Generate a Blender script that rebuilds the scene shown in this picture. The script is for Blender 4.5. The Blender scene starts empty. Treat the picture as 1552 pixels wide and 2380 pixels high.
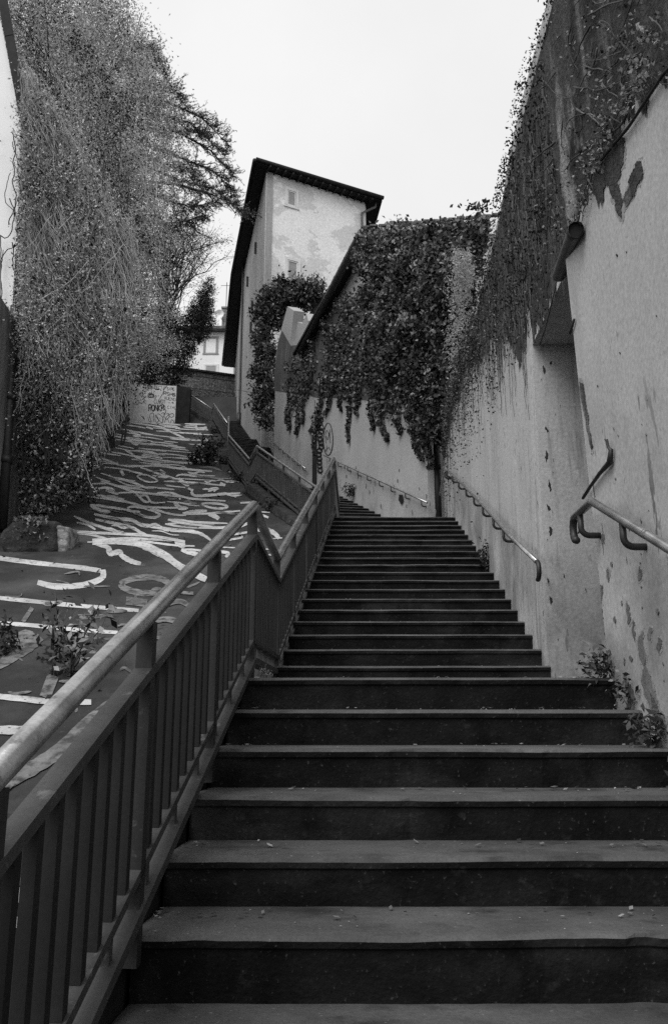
import bpy, bmesh, math, random
import numpy as np
from mathutils import Vector, Matrix, noise
from mathutils.geometry import tessellate_polygon
R = math.radians
# ---------------------------------------------------------------- camera
F, CX, CY, PT = 1900.0, 776.0, 1190.0, R(13.3)      # survey of the photograph at 1552 x 2380
cs, sn = math.cos(PT), math.sin(PT)
sc = bpy.context.scene
cam = bpy.data.objects.new('camera', bpy.data.cameras.new('camera'))
sc.collection.objects.link(cam)
cam.location = (0, 0, 0)
cam.rotation_euler = (R(90) + PT, 0, 0)
cam.data.sensor_fit = 'VERTICAL'
cam.data.sensor_height = 36
cam.data.lens = 36 * F / 2380
cam.data.clip_start = .05
cam.data.clip_end = 2000
sc.camera = cam
# ---------------------------------------------------------------- light: an even bright overcast sky, weak wide sun
SUN_EL, SUN_AZ = R(50), R(212)      # azimuth from +y towards +x
w = bpy.data.worlds.new('World'); sc.world = w; w.use_nodes = True
nt = w.node_tree; nt.nodes.clear()
sky = nt.nodes.new('ShaderNodeTexSky'); sky.sky_type = 'NISHITA'; sky.sun_disc = False
sky.sun_elevation = SUN_EL; sky.sun_rotation = SUN_AZ
bw = nt.nodes.new('ShaderNodeRGBToBW')
ma = nt.nodes.new('ShaderNodeMath'); ma.operation = 'MULTIPLY_ADD'; ma.inputs[1].default_value = .10; ma.inputs[2].default_value = 6.1
tcn = nt.nodes.new('ShaderNodeTexCoord')
cn = nt.nodes.new('ShaderNodeTexNoise'); cn.inputs['Scale'].default_value = 2.2; cn.inputs['Detail'].default_value = 5
cm = nt.nodes.new('ShaderNodeMapRange'); cm.inputs['From Min'].default_value = .3; cm.inputs['From Max'].default_value = .7
cm.inputs['To Min'].default_value = .92; cm.inputs['To Max'].default_value = 1.05
mm = nt.nodes.new('ShaderNodeMath'); mm.operation = 'MULTIPLY'
bg = nt.nodes.new('ShaderNodeBackground'); bg.inputs['Strength'].default_value = .1
wo = nt.nodes.new('ShaderNodeOutputWorld')
L = nt.links.new
L(sky.outputs[0], bw.inputs[0]); L(bw.outputs[0], ma.inputs[0]); L(tcn.outputs['Generated'], cn.inputs['Vector'])
L(cn.outputs['Fac'], cm.inputs['Value']); L(ma.outputs[0], mm.inputs[0]); L(cm.outputs[0], mm.inputs[1])
L(mm.outputs[0], bg.inputs['Color']); L(bg.outputs[0], wo.inputs[0])
sl = bpy.data.lights.new('sun', 'SUN'); sl.energy = 1.5; sl.angle = R(40); sl.color = (1, 1, 1)
so = bpy.data.objects.new('sun', sl); sc.collection.objects.link(so)
sd = Vector((math.sin(SUN_AZ) * math.cos(SUN_EL), math.cos(SUN_AZ) * math.cos(SUN_EL), math.sin(SUN_EL)))
so.rotation_euler = sd.to_track_quat('Z', 'Y').to_euler()
sc.view_settings.view_transform = 'Standard'; sc.view_settings.look = 'None'
sc.view_settings.exposure = .52; sc.view_settings.gamma = 1
sc.cycles.use_denoising = False
sc.cycles.max_bounces = 6; sc.cycles.diffuse_bounces = 3; sc.cycles.transparent_max_bounces = 4

# ---------------------------------------------------------------- survey helpers
def ray(x, y):
    a = (x - CX) / F; v = (CY - y) / F
    return Vector((a, cs - v * sn, sn + v * cs))
def PY(x, y, Y): d = ray(x, y); return d * (Y / d.y)
def PP(x, y, p0, n):
    d = ray(x, y); return d * (p0.dot(n) / d.dot(n))
def wallplane(A, B, z0=0, lean=0):
    t = Vector((B[0] - A[0], B[1] - A[1], 0)).normalized()
    n = Vector((t.y, -t.x, lean)).normalized()
    return Vector((A[0], A[1], z0)), n
RS, R0 = .432, -3.6
def rampz(Y): return RS * Y + R0
RP = (Vector((0, 0, R0)), Vector((0, -RS, 1)).normalized())
rnd = random.Random(7)

# ---------------------------------------------------------------- mesh helpers
C = sc.collection
def props(o, label=None, cat=None, group=None, kind=None):
    if label: o['label'] = label
    if cat: o['category'] = cat
    if group: o['group'] = group
    if kind: o['kind'] = kind
    return o
def empty(name, loc, label, cat, group=None):
    o = bpy.data.objects.new(name, None); C.objects.link(o); o.location = loc
    return props(o, label, cat, group)
class MB:
    def __init__(s): s.v = []; s.f = []; s.m = []
    def add(s, vs, fs, m=0):
        b = len(s.v); s.v += [tuple(p) for p in vs]; s.f += [tuple(i + b for i in f) for f in fs]; s.m += [m] * len(fs)
    def box(s, c, sx, sy, sz, rz=0, m=0):
        c = Vector(c); M = Matrix.Rotation(rz, 3, 'Z')
        vs = [c + M @ Vector((x * sx / 2, y * sy / 2, z * sz / 2)) for x in (-1, 1) for y in (-1, 1) for z in (-1, 1)]
        s.add(vs, [(0, 1, 3, 2), (4, 6, 7, 5), (0, 4, 5, 1), (2, 3, 7, 6), (0, 2, 6, 4), (1, 5, 7, 3)], m)
    def bar(s, A, B, wd, h, m=0, up=Vector((0, 0, 1)), bev=0):
        A = Vector(A); B = Vector(B); t = (B - A).normalized()
        sd = t.cross(up)
        if sd.length < 1e-4: sd = t.cross(Vector((1, 0, 0)))
        sd.normalize(); u = sd.cross(t).normalized()
        if bev:
            b = bev; pr = [(-wd/2, -h/2+b), (-wd/2+b, -h/2), (wd/2-b, -h/2), (wd/2, -h/2+b), (wd/2, h/2-b), (wd/2-b, h/2), (-wd/2+b, h/2), (-wd/2, h/2-b)]
        else: pr = [(-wd/2, -h/2), (wd/2, -h/2), (wd/2, h/2), (-wd/2, h/2)]
        n = len(pr)
        vs = [P + sd * a + u * c for P in (A, B) for a, c in pr]
        fs = [(i, (i + 1) % n, n + (i + 1) % n, n + i) for i in range(n)] + [tuple(range(n - 1, -1, -1)), tuple(range(n, 2 * n))]
        s.add(vs, fs, m)
    def tube(s, pts, r, n=8, m=0, cap=True):
        pts = [Vector(p) for p in pts]; rs = r if isinstance(r, (list, tuple)) else [r] * len(pts)
        vs = []; pu = None
        for i, p in enumerate(pts):
            if i == 0: t = pts[1] - p
            elif i == len(pts) - 1: t = p - pts[-2]
            else: t = (pts[i + 1] - p).normalized() + (p - pts[i - 1]).normalized()
            if t.length < 1e-9: t = Vector((0, 0, 1))
            t.normalize()
            if pu is None:
                a = Vector((0, 0, 1)) if abs(t.z) < .9 else Vector((1, 0, 0)); u = t.cross(a).normalized()
            else:
                u = pu - t * pu.dot(t)
                u = u.normalized() if u.length > 1e-6 else t.orthogonal().normalized()
            pu = u; wv = t.cross(u)
            for k in range(n):
                an = 2 * math.pi * k / n
                vs.append(p + (u * math.cos(an) + wv * math.sin(an)) * rs[i])
        fs = []
        for i in range(len(pts) - 1):
            for k in range(n):
                fs.append((i * n + k, i * n + (k + 1) % n, (i + 1) * n + (k + 1) % n, (i + 1) * n + k))
        if cap: fs += [tuple(range(n - 1, -1, -1)), tuple(range((len(pts) - 1) * n, len(pts) * n))]
        s.add(vs, fs, m)
    def slab(s, poly, off, m=0, ms=None):
        """polygon (3D points) extruded by vector off"""
        poly = [Vector(p) for p in poly]; off = Vector(off); n = len(poly)
        tri = tessellate_polygon([poly])
        ms = m if ms is None else ms
        s.add(poly, tri, m)
        s.add([p + off for p in poly], [t[::-1] for t in tri], m)
        s.add(poly + [p + off for p in poly], [(i, (i + 1) % n, n + (i + 1) % n, n + i) for i in range(n)], ms)
    def build(s, name, mats, parent=None, smooth=False, **k):
        me = bpy.data.meshes.new(name)
        me.from_pydata(s.v, [], s.f)
        if not isinstance(mats, (list, tuple)): mats = [mats]
        for m_ in mats: me.materials.append(m_)
        if len(mats) > 1: me.polygons.foreach_set('material_index', s.m)
        if smooth: me.polygons.foreach_set('use_smooth', [True] * len(s.f))
        return link(name, me, parent, **k)
def link(name, me, parent=None, fix=True, **k):
    if fix:
        bm = bmesh.new(); bm.from_mesh(me); bmesh.ops.recalc_face_normals(bm, faces=bm.faces); bm.to_mesh(me); bm.free()
    o = bpy.data.objects.new(name, me); C.objects.link(o)
    if parent:
        o.parent = parent
        base = Vector(parent.location) if parent.parent is None else Vector(parent.location) + Vector(parent.parent.location)
        me.transform(Matrix.Translation(-base))
    elif k.get('kind') != 'structure' and len(me.vertices):
        co = np.empty(len(me.vertices) * 3); me.vertices.foreach_get('co', co); co = co.reshape(-1, 3)
        b = Vector(((co[:, 0].min() + co[:, 0].max()) / 2, (co[:, 1].min() + co[:, 1].max()) / 2, co[:, 2].min()))
        me.transform(Matrix.Translation(-b)); o.location = b
    return props(o, k.get('label'), k.get('cat'), k.get('group'), k.get('kind'))

# ---------------------------------------------------------------- materials (all grey: the photograph is black and white)
def g(v): return (v, v, v, 1)
def M(name, c1, c2=None, sc1=(4, 4, 4), th=(.4, .6), layers=(), rough=.85, bump=.3, bsc=60, bdist=.01, spec=.3, metal=0, trans=0, rand=0, island=0):
    """grey surface: noise mix c1..c2, then layers (colour, scale xyz, thr lo, thr hi, detail[, (axis, lo, hi)]) laid over it"""
    m = bpy.data.materials.new(name); m.use_nodes = True; t = m.node_tree; t.nodes.clear()
    N = t.nodes.new; K = t.links.new
    out = N('ShaderNodeOutputMaterial'); p = N('ShaderNodeBsdfPrincipled')
    p.inputs['Roughness'].default_value = rough; p.inputs['Metallic'].default_value = metal
    p.inputs['Specular IOR Level'].default_value = spec
    ge = N('ShaderNodeNewGeometry')
    def nz(scl, det=6, ro=.6):
        mp = N('ShaderNodeMapping'); mp.inputs['Scale'].default_value = scl; K(ge.outputs['Position'], mp.inputs['Vector'])
        n = N('ShaderNodeTexNoise'); n.inputs['Scale'].default_value = 1; n.inputs['Detail'].default_value = det; n.inputs['Roughness'].default_value = ro
        K(mp.outputs[0], n.inputs['Vector']); return n.outputs['Fac']
    def rng(s, a, b, c=0, d=1):
        r = N('ShaderNodeMapRange'); r.inputs['From Min'].default_value = a; r.inputs['From Max'].default_value = b
        r.inputs['To Min'].default_value = c; r.inputs['To Max'].default_value = d; K(s, r.inputs['Value']); return r.outputs[0]
    def mix(f, a, b):
        x = N('ShaderNodeMix'); x.data_type = 'FLOAT'
        K(f, x.inputs['Factor'])
        for s, i in ((a, 'A'), (b, 'B')):
            inp = [q for q in x.inputs if q.name == i and q.type == 'VALUE'][0]
            if isinstance(s, (int, float)): inp.default_value = s
            else: K(s, inp)
        return [q for q in x.outputs if q.type == 'VALUE'][0]
    def mul(a, b):
        x = N('ShaderNodeMath'); x.operation = 'MULTIPLY'; K(a, x.inputs[0])
        if isinstance(b, (int, float)): x.inputs[1].default_value = b
        else: K(b, x.inputs[1])
        return x.outputs[0]
    if c2 is None: c2 = c1
    col = mix(rng(nz(sc1), *th), c1, c2)
    for ly in layers:
        f = rng(nz(ly[1], ly[4]), ly[2], ly[3])
        if len(ly) > 5:
            d, lo, hi = ly[5]      # direction vector, faded in between lo and hi
            vm = N('ShaderNodeVectorMath'); vm.operation = 'DOT_PRODUCT'; K(ge.outputs['Position'], vm.inputs[0]); vm.inputs[1].default_value = d
            ad = N('ShaderNodeMath'); ad.operation = 'ADD'; K(vm.outputs['Value'], ad.inputs[0]); K(rng(nz((1.5, 1.5, 1.5)), 0, 1, -.5, .5), ad.inputs[1])
            f = mul(f, rng(ad.outputs[0], lo, hi))
        col = mix(f, col, ly[0])
    fine = rng(nz((bsc, bsc, bsc), 4), .25, .75, .78, 1.22)
    col = mul(col, fine)
    if rand or island:
        src = ge.outputs['Random Per Island'] if island else N('ShaderNodeObjectInfo').outputs['Random']
        col = mul(col, rng(src, 0, 1, 1 - (rand or island), 1 + (rand or island)))
    cc = N('ShaderNodeCombineColor')
    for i in range(3): K(col, cc.inputs[i])
    K(cc.outputs[0], p.inputs['Base Color'])
    if bump:
        b = N('ShaderNodeBump'); b.inputs['Strength'].default_value = bump; b.inputs['Distance'].default_value = bdist
        K(nz((bsc, bsc, bsc), 5), b.inputs['Height']); K(b.outputs[0], p.inputs['Normal'])
    if trans:
        tr = N('ShaderNodeBsdfTranslucent'); K(cc.outputs[0], tr.inputs['Color'])
        ms = N('ShaderNodeMixShader'); ms.inputs[0].default_value = trans; K(p.outputs[0], ms.inputs[1]); K(tr.outputs[0], ms.inputs[2]); K(ms.outputs[0], out.inputs[0])
    else: K(p.outputs[0], out.inputs[0])
    return m
SLOPE = (0, -.42, 1)
m_tread = M('skylit_concrete_tread', .090, .060, (2.5, 2.5, 2.5), layers=[(.13, (1.2, 2.5, 2), .5, .7, 8), (.03, (5, 7, 7), .55, .72, 8), (.17, (45, 45, 45), .68, .74, 3)], bump=.5, bsc=90, bdist=.008)  # paler copy of the step concrete, sky light on the treads painted in
m_riser = M('shaded_concrete_riser', .013, .006, (3, 3, 5), layers=[(.045, (1.1, 1.1, 3), .50, .80, 9), (.002, (4, 4, 2.5), .52, .72, 9), (.03, (12, 12, 16), .60, .75, 7), (.05, (70, 70, 70), .64, .74, 3)], bump=.6, bsc=70, bdist=.01, spec=.12)  # darker copy of the step concrete, shade of the risers painted in
m_plas = M('weathered_lime_plaster', .49, .43, (1.2, 1.2, .6), layers=[
    (.34, (2.5, 2.5, .9), .52, .72, 8),
    (.13, (9, 9, 2.2), .635, .66, 4, (SLOPE, .4, -.6)),
    (.055, (22, 22, 5), .69, .71, 3, (SLOPE, .5, -.3)),
    (.26, (1.3, 1.3, 1.3), .40, .6, 6, (SLOPE, .1, -.9)), (.33, (30, 30, 30), .64, .72, 3)], rough=.9, bump=.2, bsc=45, bdist=.005)
m_plas2 = M('pitted_lime_plaster', .50, .42, (1.5, 1.5, .35), layers=[
    (.27, (11, 11, 1.3), .56, .70, 9),
    (.09, (14, 14, 3), .62, .66, 5, ((0, -.40, 1), -.9, -2.2)),
    (.55, (9, 9, 9), .63, .66, 9),
    (.22, (1.6, 1.6, 1.2), .42, .58, 7, ((0, -.40, 1), -1.15, -2.0)),
    (.03, (26, 26, 9), .67, .69, 3)], rough=.95, bump=.4, bsc=38, bdist=.008)
m_house = M('grey_lime_plaster', .42, .36, (.7, .7, .5), layers=[
    (.12, (6, 6, 1.2), .64, .68, 5, ((.12, -.42, 1), -1.7, -3.2)),
    (.27, (1.5, 1.5, 1), .45, .6, 6, ((.12, -.42, 1), -1.9, -3.4))], rough=.95, bump=.3, bsc=25, bdist=.01)
m_barest = M('bare_streaked_stone', .075, .04, (6, 6, .8), th=(.35, .65), layers=[(.20, (7, 7, .9), .54, .70, 9), (.016, (3, 3, 1.2), .52, .66, 6), (.30, (1.3, 1.3, .7), .60, .66, 9), (.26, (16, 16, 2.5), .70, .75, 6)], rough=1, bump=1, bsc=30, bdist=.03)
m_darkp = M('exposed_brown_coat', .20, .12, (8, 8, 3), bump=.6, bsc=60)
m_deep = M('dark_stone_and_recess_shade', .02, .01, (3, 3, 3), bump=.6, bsc=20)  # near-black stone; in the niche and gap this colour carries the shade
m_ramp = M('asphalt_ramp', .032, .020, (.9, .9, .9), layers=[(.085, (.6, .6, .6), .46, .72, 9), (.02, (3.5, 3.5, 3.5), .57, .68, 8), (.11, (5, 5, 5), .66, .72, 9), (.13, (40, 40, 40), .70, .74, 3)], bump=.6, bsc=80)
m_paint = M('worn_white_road_paint', .56, .36, (1.3, 1.3, 1.3), layers=[(.18, (5, 5, 5), .54, .70, 9), (.05, (16, 16, 16), .60, .64, 9)], rough=.8, bump=.3, bsc=80)
m_paintd = M('faded_white_road_paint', .20, .11, (3, 3, 3), layers=[(.045, (9, 9, 9), .46, .62, 9)], rough=.8, bump=.3, bsc=80)
m_rail = M('weathered_steel_tube', .46, .30, (9, 9, 9), layers=[(.16, (25, 25, 25), .60, .70, 8)], rough=.30, bump=.12, bsc=120, bdist=.002, spec=.5, metal=.8)
m_steel = M('painted_steel_bar', .065, .045, (5, 5, 5), layers=[(.16, (14, 14, 14), .62, .72, 6)], rough=.55, bump=.15, bsc=100, bdist=.002, spec=.4)
m_post = M('shaded_post_paint', .030, .022, (4, 4, 4), layers=[(.07, (18, 18, 18), .64, .70, 6)], rough=.55, bump=.15, bsc=80, bdist=.002, spec=.35)  # near posts: darker copy of the railing paint, shade put into its colour
m_balus = M('shaded_baluster_paint', .015, .010, (4, 4, 4), rough=.6, bump=.1, bsc=80, bdist=.002, spec=.35, rand=.25)  # near bars: same paint as the far ones, darkened to hold their shade
m_iron = M('dark_iron', .022, .014, (9, 9, 9), rough=.5, bump=.3, bsc=90, bdist=.003, spec=.5)
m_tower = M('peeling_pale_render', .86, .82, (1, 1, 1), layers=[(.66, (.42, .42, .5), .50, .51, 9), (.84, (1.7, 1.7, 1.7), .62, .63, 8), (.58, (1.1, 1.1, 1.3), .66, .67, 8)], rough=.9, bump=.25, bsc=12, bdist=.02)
m_tower2 = M('shaded_streaked_render', .36, .30, (1, 1, .3), layers=[(.26, (2.2, 2.2, .18), .60, .70, 6)], rough=.9, bump=.25, bsc=12, bdist=.02)  # side wall's shade is put into this darker render
m_white = M('white_window_frame', .74, .68, (4, 4, 4), rough=.6, bump=.05)
m_blind = M('pale_closed_shutter', .34, .28, (2, 2, 14), rough=.7, bump=.1)
m_roofd = M('dark_eave_timber', .022, .014, (4, 4, 4), rough=.8, bump=.3, bsc=20)
m_tile = M('clay_roof_tile', .16, .09, (3, 3, 3), rough=.9, bump=.5, bsc=15, bdist=.02)
m_zinc = M('dull_zinc', .10, .07, (5, 5, 5), rough=.5, bump=.15, bsc=30, metal=.3)
m_far = M('bright_far_render', .86, .80, (.5, .5, .5), rough=.9, bump=.1)
m_farsh = M('grey_far_shutter', .34, .30, (1, 1, 12), rough=.8, bump=.1)
m_grafw = M('painted_block_wall', .60, .50, (2, 2, 2), layers=[(.10, (1.4, 1.4, 1.4), .58, .72, 8)], rough=.9, bump=.3)
m_black = M('black_spray_paint', .012, .008, (5, 5, 5), rough=.7, bump=0)
m_dgrey = M('grey_spray_paint', .06, .04, (5, 5, 5), rough=.7, bump=0)
m_moss = M('mossy_retaining_stone', .045, .02, (4, 4, 4), layers=[(.10, (7, 7, 7), .62, .72, 7)], rough=1, bump=1, bsc=14, bdist=.05)
m_rub = M('rubble_masonry', .28, .14, (5, 5, 9), th=(.45, .55), layers=[(.42, (7, 7, 12), .60, .66, 4)], rough=1, bump=.8, bsc=12, bdist=.04)
m_ground = M('earth', .05, .03, (.5, .5, .5), rough=1, bump=.5, bsc=4, bdist=.1)
m_bark = M('bark', .045, .025, (6, 6, 1.5), rough=1, bump=.8, bsc=30, bdist=.02)
m_lfl = M('pale_spring_leaf', .68, .42, (1.1, 1.1, 1.1), th=(.42, .6), rough=.7, bump=0, trans=.35, island=.5)
m_lfm = M('mid_leaf', .36, .17, (1.3, 1.3, 1.3), th=(.42, .6), rough=.6, bump=0, trans=.25, island=.5)
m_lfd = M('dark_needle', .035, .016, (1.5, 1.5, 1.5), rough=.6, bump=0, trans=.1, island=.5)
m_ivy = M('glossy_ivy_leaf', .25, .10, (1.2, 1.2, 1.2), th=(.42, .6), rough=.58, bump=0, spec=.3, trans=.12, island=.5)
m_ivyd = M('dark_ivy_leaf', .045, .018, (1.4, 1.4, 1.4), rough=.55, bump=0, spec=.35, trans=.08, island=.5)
m_fern = M('light_creeper_leaf', .42, .30, (2, 2, 2), rough=.6, bump=0, trans=.4, island=.4)
m_vine = M('dry_hanging_vine_stem', .44, .24, (2, 2, 2), rough=.9, bump=0, island=.35)
m_vind = M('dark_vine_stem', .10, .05, (3, 3, 3), rough=.9, bump=0, island=.5)
m_cable = M('black_cable', .012, .010, rough=.6, bump=0)

# ---------------------------------------------------------------- ground
def grid_sheet(name, X, Y, hf, mat, **k):
    vs = [(x, y, hf(x, y)) for y in Y for x in X]; nx = len(X)
    fs = [(j * nx + i, j * nx + i + 1, (j + 1) * nx + i + 1, (j + 1) * nx + i) for j in range(len(Y) - 1) for i in range(nx - 1)]
    me = bpy.data.meshes.new(name); me.from_pydata(vs, [], fs); me.materials.append(mat)
    return link(name, me, None, fix=False, kind='structure', **k)
def gz(x, y):
    if y < -4: return rampz(-4) - .5
    if y < 46: return rampz(y) - .5
    return min(19.3, rampz(46) - .5 + (y - 46) * 1.2)
grid_sheet('ground', [-600, -60, -14, 0, 14, 60, 600], [-600, -60, -4, 10, 20, 30, 40, 46, 48.7, 60, 120, 600], gz, m_ground)

# ---------------------------------------------------------------- stair geometry (all levels measured from the eye)
def lerp(a, b, t): return a + (b - a) * t
def v2(p): return Vector((p[0], p[1]))
flights = []
# flight: list of (left2D, right2D, tread level)
f1 = [((-.565 + .067 * (n - 1) * .323 - .0, 2.60 + (n - 1) * .323), (1.62, 2.60 + (n - 1) * .323), -.808 + n * .1574) for n in range(-4, 7)]
f1 = [((float(np.interp(p[1][1], [1, 2.6, 4.3], [-.69, -.59, -.47])), p[0][1]), p[1], p[2] - (.03 if i < 5 else 0)) for i, p in enumerate(f1)]
def rx(Y):   # base line of the right hand wall
    return np.interp(Y, [0, 4.3, 6.0, 8, 10, 12.6, 14.6, 16], [1.42, 1.42, 1.57, 1.70, 1.80, 1.885, 2.03, 2.1])
f2 = [((-.41 + (-.04 + .41) * i / 18, 6.012 + i * .3517), (rx(6.012 + i * .3517) + .12, 6.012 + i * .3517), .1364 + .1424 * (i + 1)) for i in range(19)]
def fl(L0, R0_, L1, R1_, n, z0, z1):
    out = []
    for i in range(n):
        t = i / (n - 1)
        out.append((tuple(lerp(v2(L0), v2(L1), t)), tuple(lerp(v2(R0_), v2(R1_), t)), lerp(z0 + (z1 - z0) / n, z1, t)))
    return out
f3 = fl((.10, 15.0), (1.80, 14.75), (-2.0, 20.6), (-.1, 21.4), 18, 2.842, 5.67)
f4 = fl((-2.32, 21.75), (-.75, 23.4), (-3.53, 26.2), (-1.65, 27.3), 14, 5.67, 7.87)
f5 = fl((-3.72, 27.6), (-1.85, 28.4), (-4.6, 34.0), (-2.95, 34.4), 22, 7.87, 11.4)
f6 = fl((-4.75, 34.9), (-3.15, 35.4), (-6.6, 42.4), (-4.75, 42.6), 24, 11.4, 15.2)
def stair(fl_, backL, backR, zbase, name, nseg, seed, drop=1.2):
    mb = MB(); r_ = random.Random(seed)
    rows = []   # profile rows across the width
    zs = [zbase] + [f[2] for f in fl_]
    def row(Lp, Rp, z, dy, amp=.003, k=0):
        Lp = v2(Lp); Rp = v2(Rp); d = (Rp - Lp); nn = Vector((-d.y, d.x)).normalized()
        pts = []
        for i in range(nseg + 1):
            t = i / nseg; q = Lp + d * t
            wv = noise.noise(Vector((q.x * 2.3, q.y * 3.1, z * 2.1 + k))) * amp * 2 + noise.noise(Vector((q.x * 13, q.y * 9, z * 7 + k))) * amp * 1.6 + (noise.noise(Vector((q.x * 5, q.y * 17, 4))) > .5) * amp * 2.5
            q = q + nn * (dy + wv)
            pts.append(Vector((q.x, q.y, z + noise.noise(Vector((q.x * 1.9, q.y * 2, z + 9 + k))) * amp)))
        rows.append(pts)
    mats = []
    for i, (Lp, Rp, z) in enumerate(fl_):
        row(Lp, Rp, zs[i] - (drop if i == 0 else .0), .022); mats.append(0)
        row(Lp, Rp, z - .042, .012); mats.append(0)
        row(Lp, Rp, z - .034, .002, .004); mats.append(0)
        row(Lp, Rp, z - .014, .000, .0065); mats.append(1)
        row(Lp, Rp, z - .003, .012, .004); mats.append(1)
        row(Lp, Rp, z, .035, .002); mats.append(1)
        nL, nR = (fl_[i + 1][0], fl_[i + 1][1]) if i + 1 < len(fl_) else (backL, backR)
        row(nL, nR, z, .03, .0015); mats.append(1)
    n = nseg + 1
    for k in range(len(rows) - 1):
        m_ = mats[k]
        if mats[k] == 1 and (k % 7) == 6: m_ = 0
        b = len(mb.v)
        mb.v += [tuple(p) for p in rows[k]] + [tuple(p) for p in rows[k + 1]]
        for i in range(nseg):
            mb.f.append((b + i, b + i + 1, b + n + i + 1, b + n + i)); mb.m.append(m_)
    # side cheeks, so that the step ends are solid
    for side in (0, nseg):
        for k in range(len(rows) - 1):
            a = rows[k][side]; c = rows[k + 1][side]
            lo = min(a.z, c.z) - drop
            mb.add([a, c, Vector((c.x, c.y, lo)), Vector((a.x, a.y, lo))], [(0, 1, 2, 3)], 0)
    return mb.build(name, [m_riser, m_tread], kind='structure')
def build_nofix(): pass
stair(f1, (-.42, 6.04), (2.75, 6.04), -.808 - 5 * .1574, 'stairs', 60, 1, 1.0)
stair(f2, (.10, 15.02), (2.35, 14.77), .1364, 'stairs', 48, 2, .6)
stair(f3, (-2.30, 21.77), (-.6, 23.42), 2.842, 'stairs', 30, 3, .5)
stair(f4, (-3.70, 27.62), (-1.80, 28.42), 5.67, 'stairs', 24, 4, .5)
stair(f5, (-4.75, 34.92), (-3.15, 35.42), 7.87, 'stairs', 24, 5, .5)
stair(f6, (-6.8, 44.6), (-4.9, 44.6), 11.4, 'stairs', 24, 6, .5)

# ---------------------------------------------------------------- ramp and its lettering
LW = [(-6.9, 14.0), (-6.75, 17.0), (-6.7, 20.8), (-8.9, 29.5), (-10.9, 37), (-12.4, 46)]
SE = [(-1.05, -3), (-.95, 2), (-.72, 5), (-.58, 8), (-.30, 12), (-.12, 15.0), (-2.25, 20.6), (-2.62, 21.9), (-3.80, 26.3), (-4.85, 34), (-6.85, 42.4), (-7.3, 46)]
def edge(pl, Y):
    return float(np.interp(Y, [p[1] for p in pl], [p[0] for p in pl]))
mb = MB()
ys = np.linspace(-3, 46.6, 80)
for j in range(len(ys) - 1):
    a, b = ys[j], ys[j + 1]
    for i in range(6):
        def pt(Y, t):
            l = edge(LW, Y) if Y > 14 else -12.0
            x = lerp(l - .3, edge(SE, Y) + .2, t); return (x, Y, rampz(Y))
        mb.add([pt(a, i / 6), pt(a, (i + 1) / 6), pt(b, (i + 1) / 6), pt(b, i / 6)], [(0, 1, 2, 3)])
ramp = mb.build('ramp', m_ramp, kind='structure')
def dstroke(mb, pts, wd, plane, lift, m=0, taper=1, jit=.0, rr=None):
    """a painted stroke laid on a surface; pts surveyed on the photograph"""
    P = [Vector(p) for p in pts]
    # smooth
    if len(P) > 2:
        closed = (P[0] - P[-1]).length < 1e-6
        Q = []
        n = len(P)
        for i in range(n - 1):
            p0 = P[i - 1] if i > 0 else (P[-2] if closed else P[0]); p1 = P[i]; p2 = P[i + 1]; p3 = P[i + 2] if i + 2 < n else (P[1] if closed else P[-1])
            for k in range(5):
                t = k / 5
                Q.append(.5 * ((2 * p1) + (p2 - p0) * t + (2 * p0 - 5 * p1 + 4 * p2 - p3) * t * t + (3 * p1 - p0 - 3 * p2 + p3) * t ** 3))
        Q.append(P[-1]); P = Q
    n = len(P); vs = []
    for i, p in enumerate(P):
        t = (P[min(i + 1, n - 1)] - P[max(i - 1, 0)])
        if t.length < 1e-6: t = Vector((1, 0))
        t.normalize(); nn = Vector((-t.y, t.x))
        wv = wd * (1 + (rr.uniform(-jit, jit) if rr else 0)) / 2
        if taper < 1:
            e = min(i, n - 1 - i) / max(1, n / 5); wv *= min(1, taper + (1 - taper) * e)
        for s in (-1, 1):
            q = p + nn * wv * s
            X = PP(q.x, q.y, *plane)
            vs.append(X + plane[1] * lift)
    mb.add(vs, [(2 * i, 2 * i + 1, 2 * i + 3, 2 * i + 2) for i in range(n - 1)], m)
letters = MB(); r8 = random.Random(3); lc = [0]
def Z7(l, wd, m=0, tp=.6):
    lc[0] += 1
    dstroke(letters, [(172.6 + x * .3114, 966.5 + y * .3114) for x, y in l], wd * .3114 * 1.22, RP, .004 + .0006 * (lc[0] % 24), m, tp, .14, r8)
def Z8(l, wd, m=0, tp=.9):
    lc[0] += 1
    dstroke(letters, [(x * .4893, 1104.6 + y * .4893) for x, y in l], wd * .4893, RP, .004 + .0006 * (lc[0] % 24), m, tp, .1, r8)
def Z9(l, wd, m=0, tp=.9):
    lc[0] += 1
    dstroke(letters, [(x * .489, 1656.7 + y * .489) for x, y in l], wd * .489, RP, .004 + .0006 * (lc[0] % 24), m, tp, .1, r8)
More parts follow.
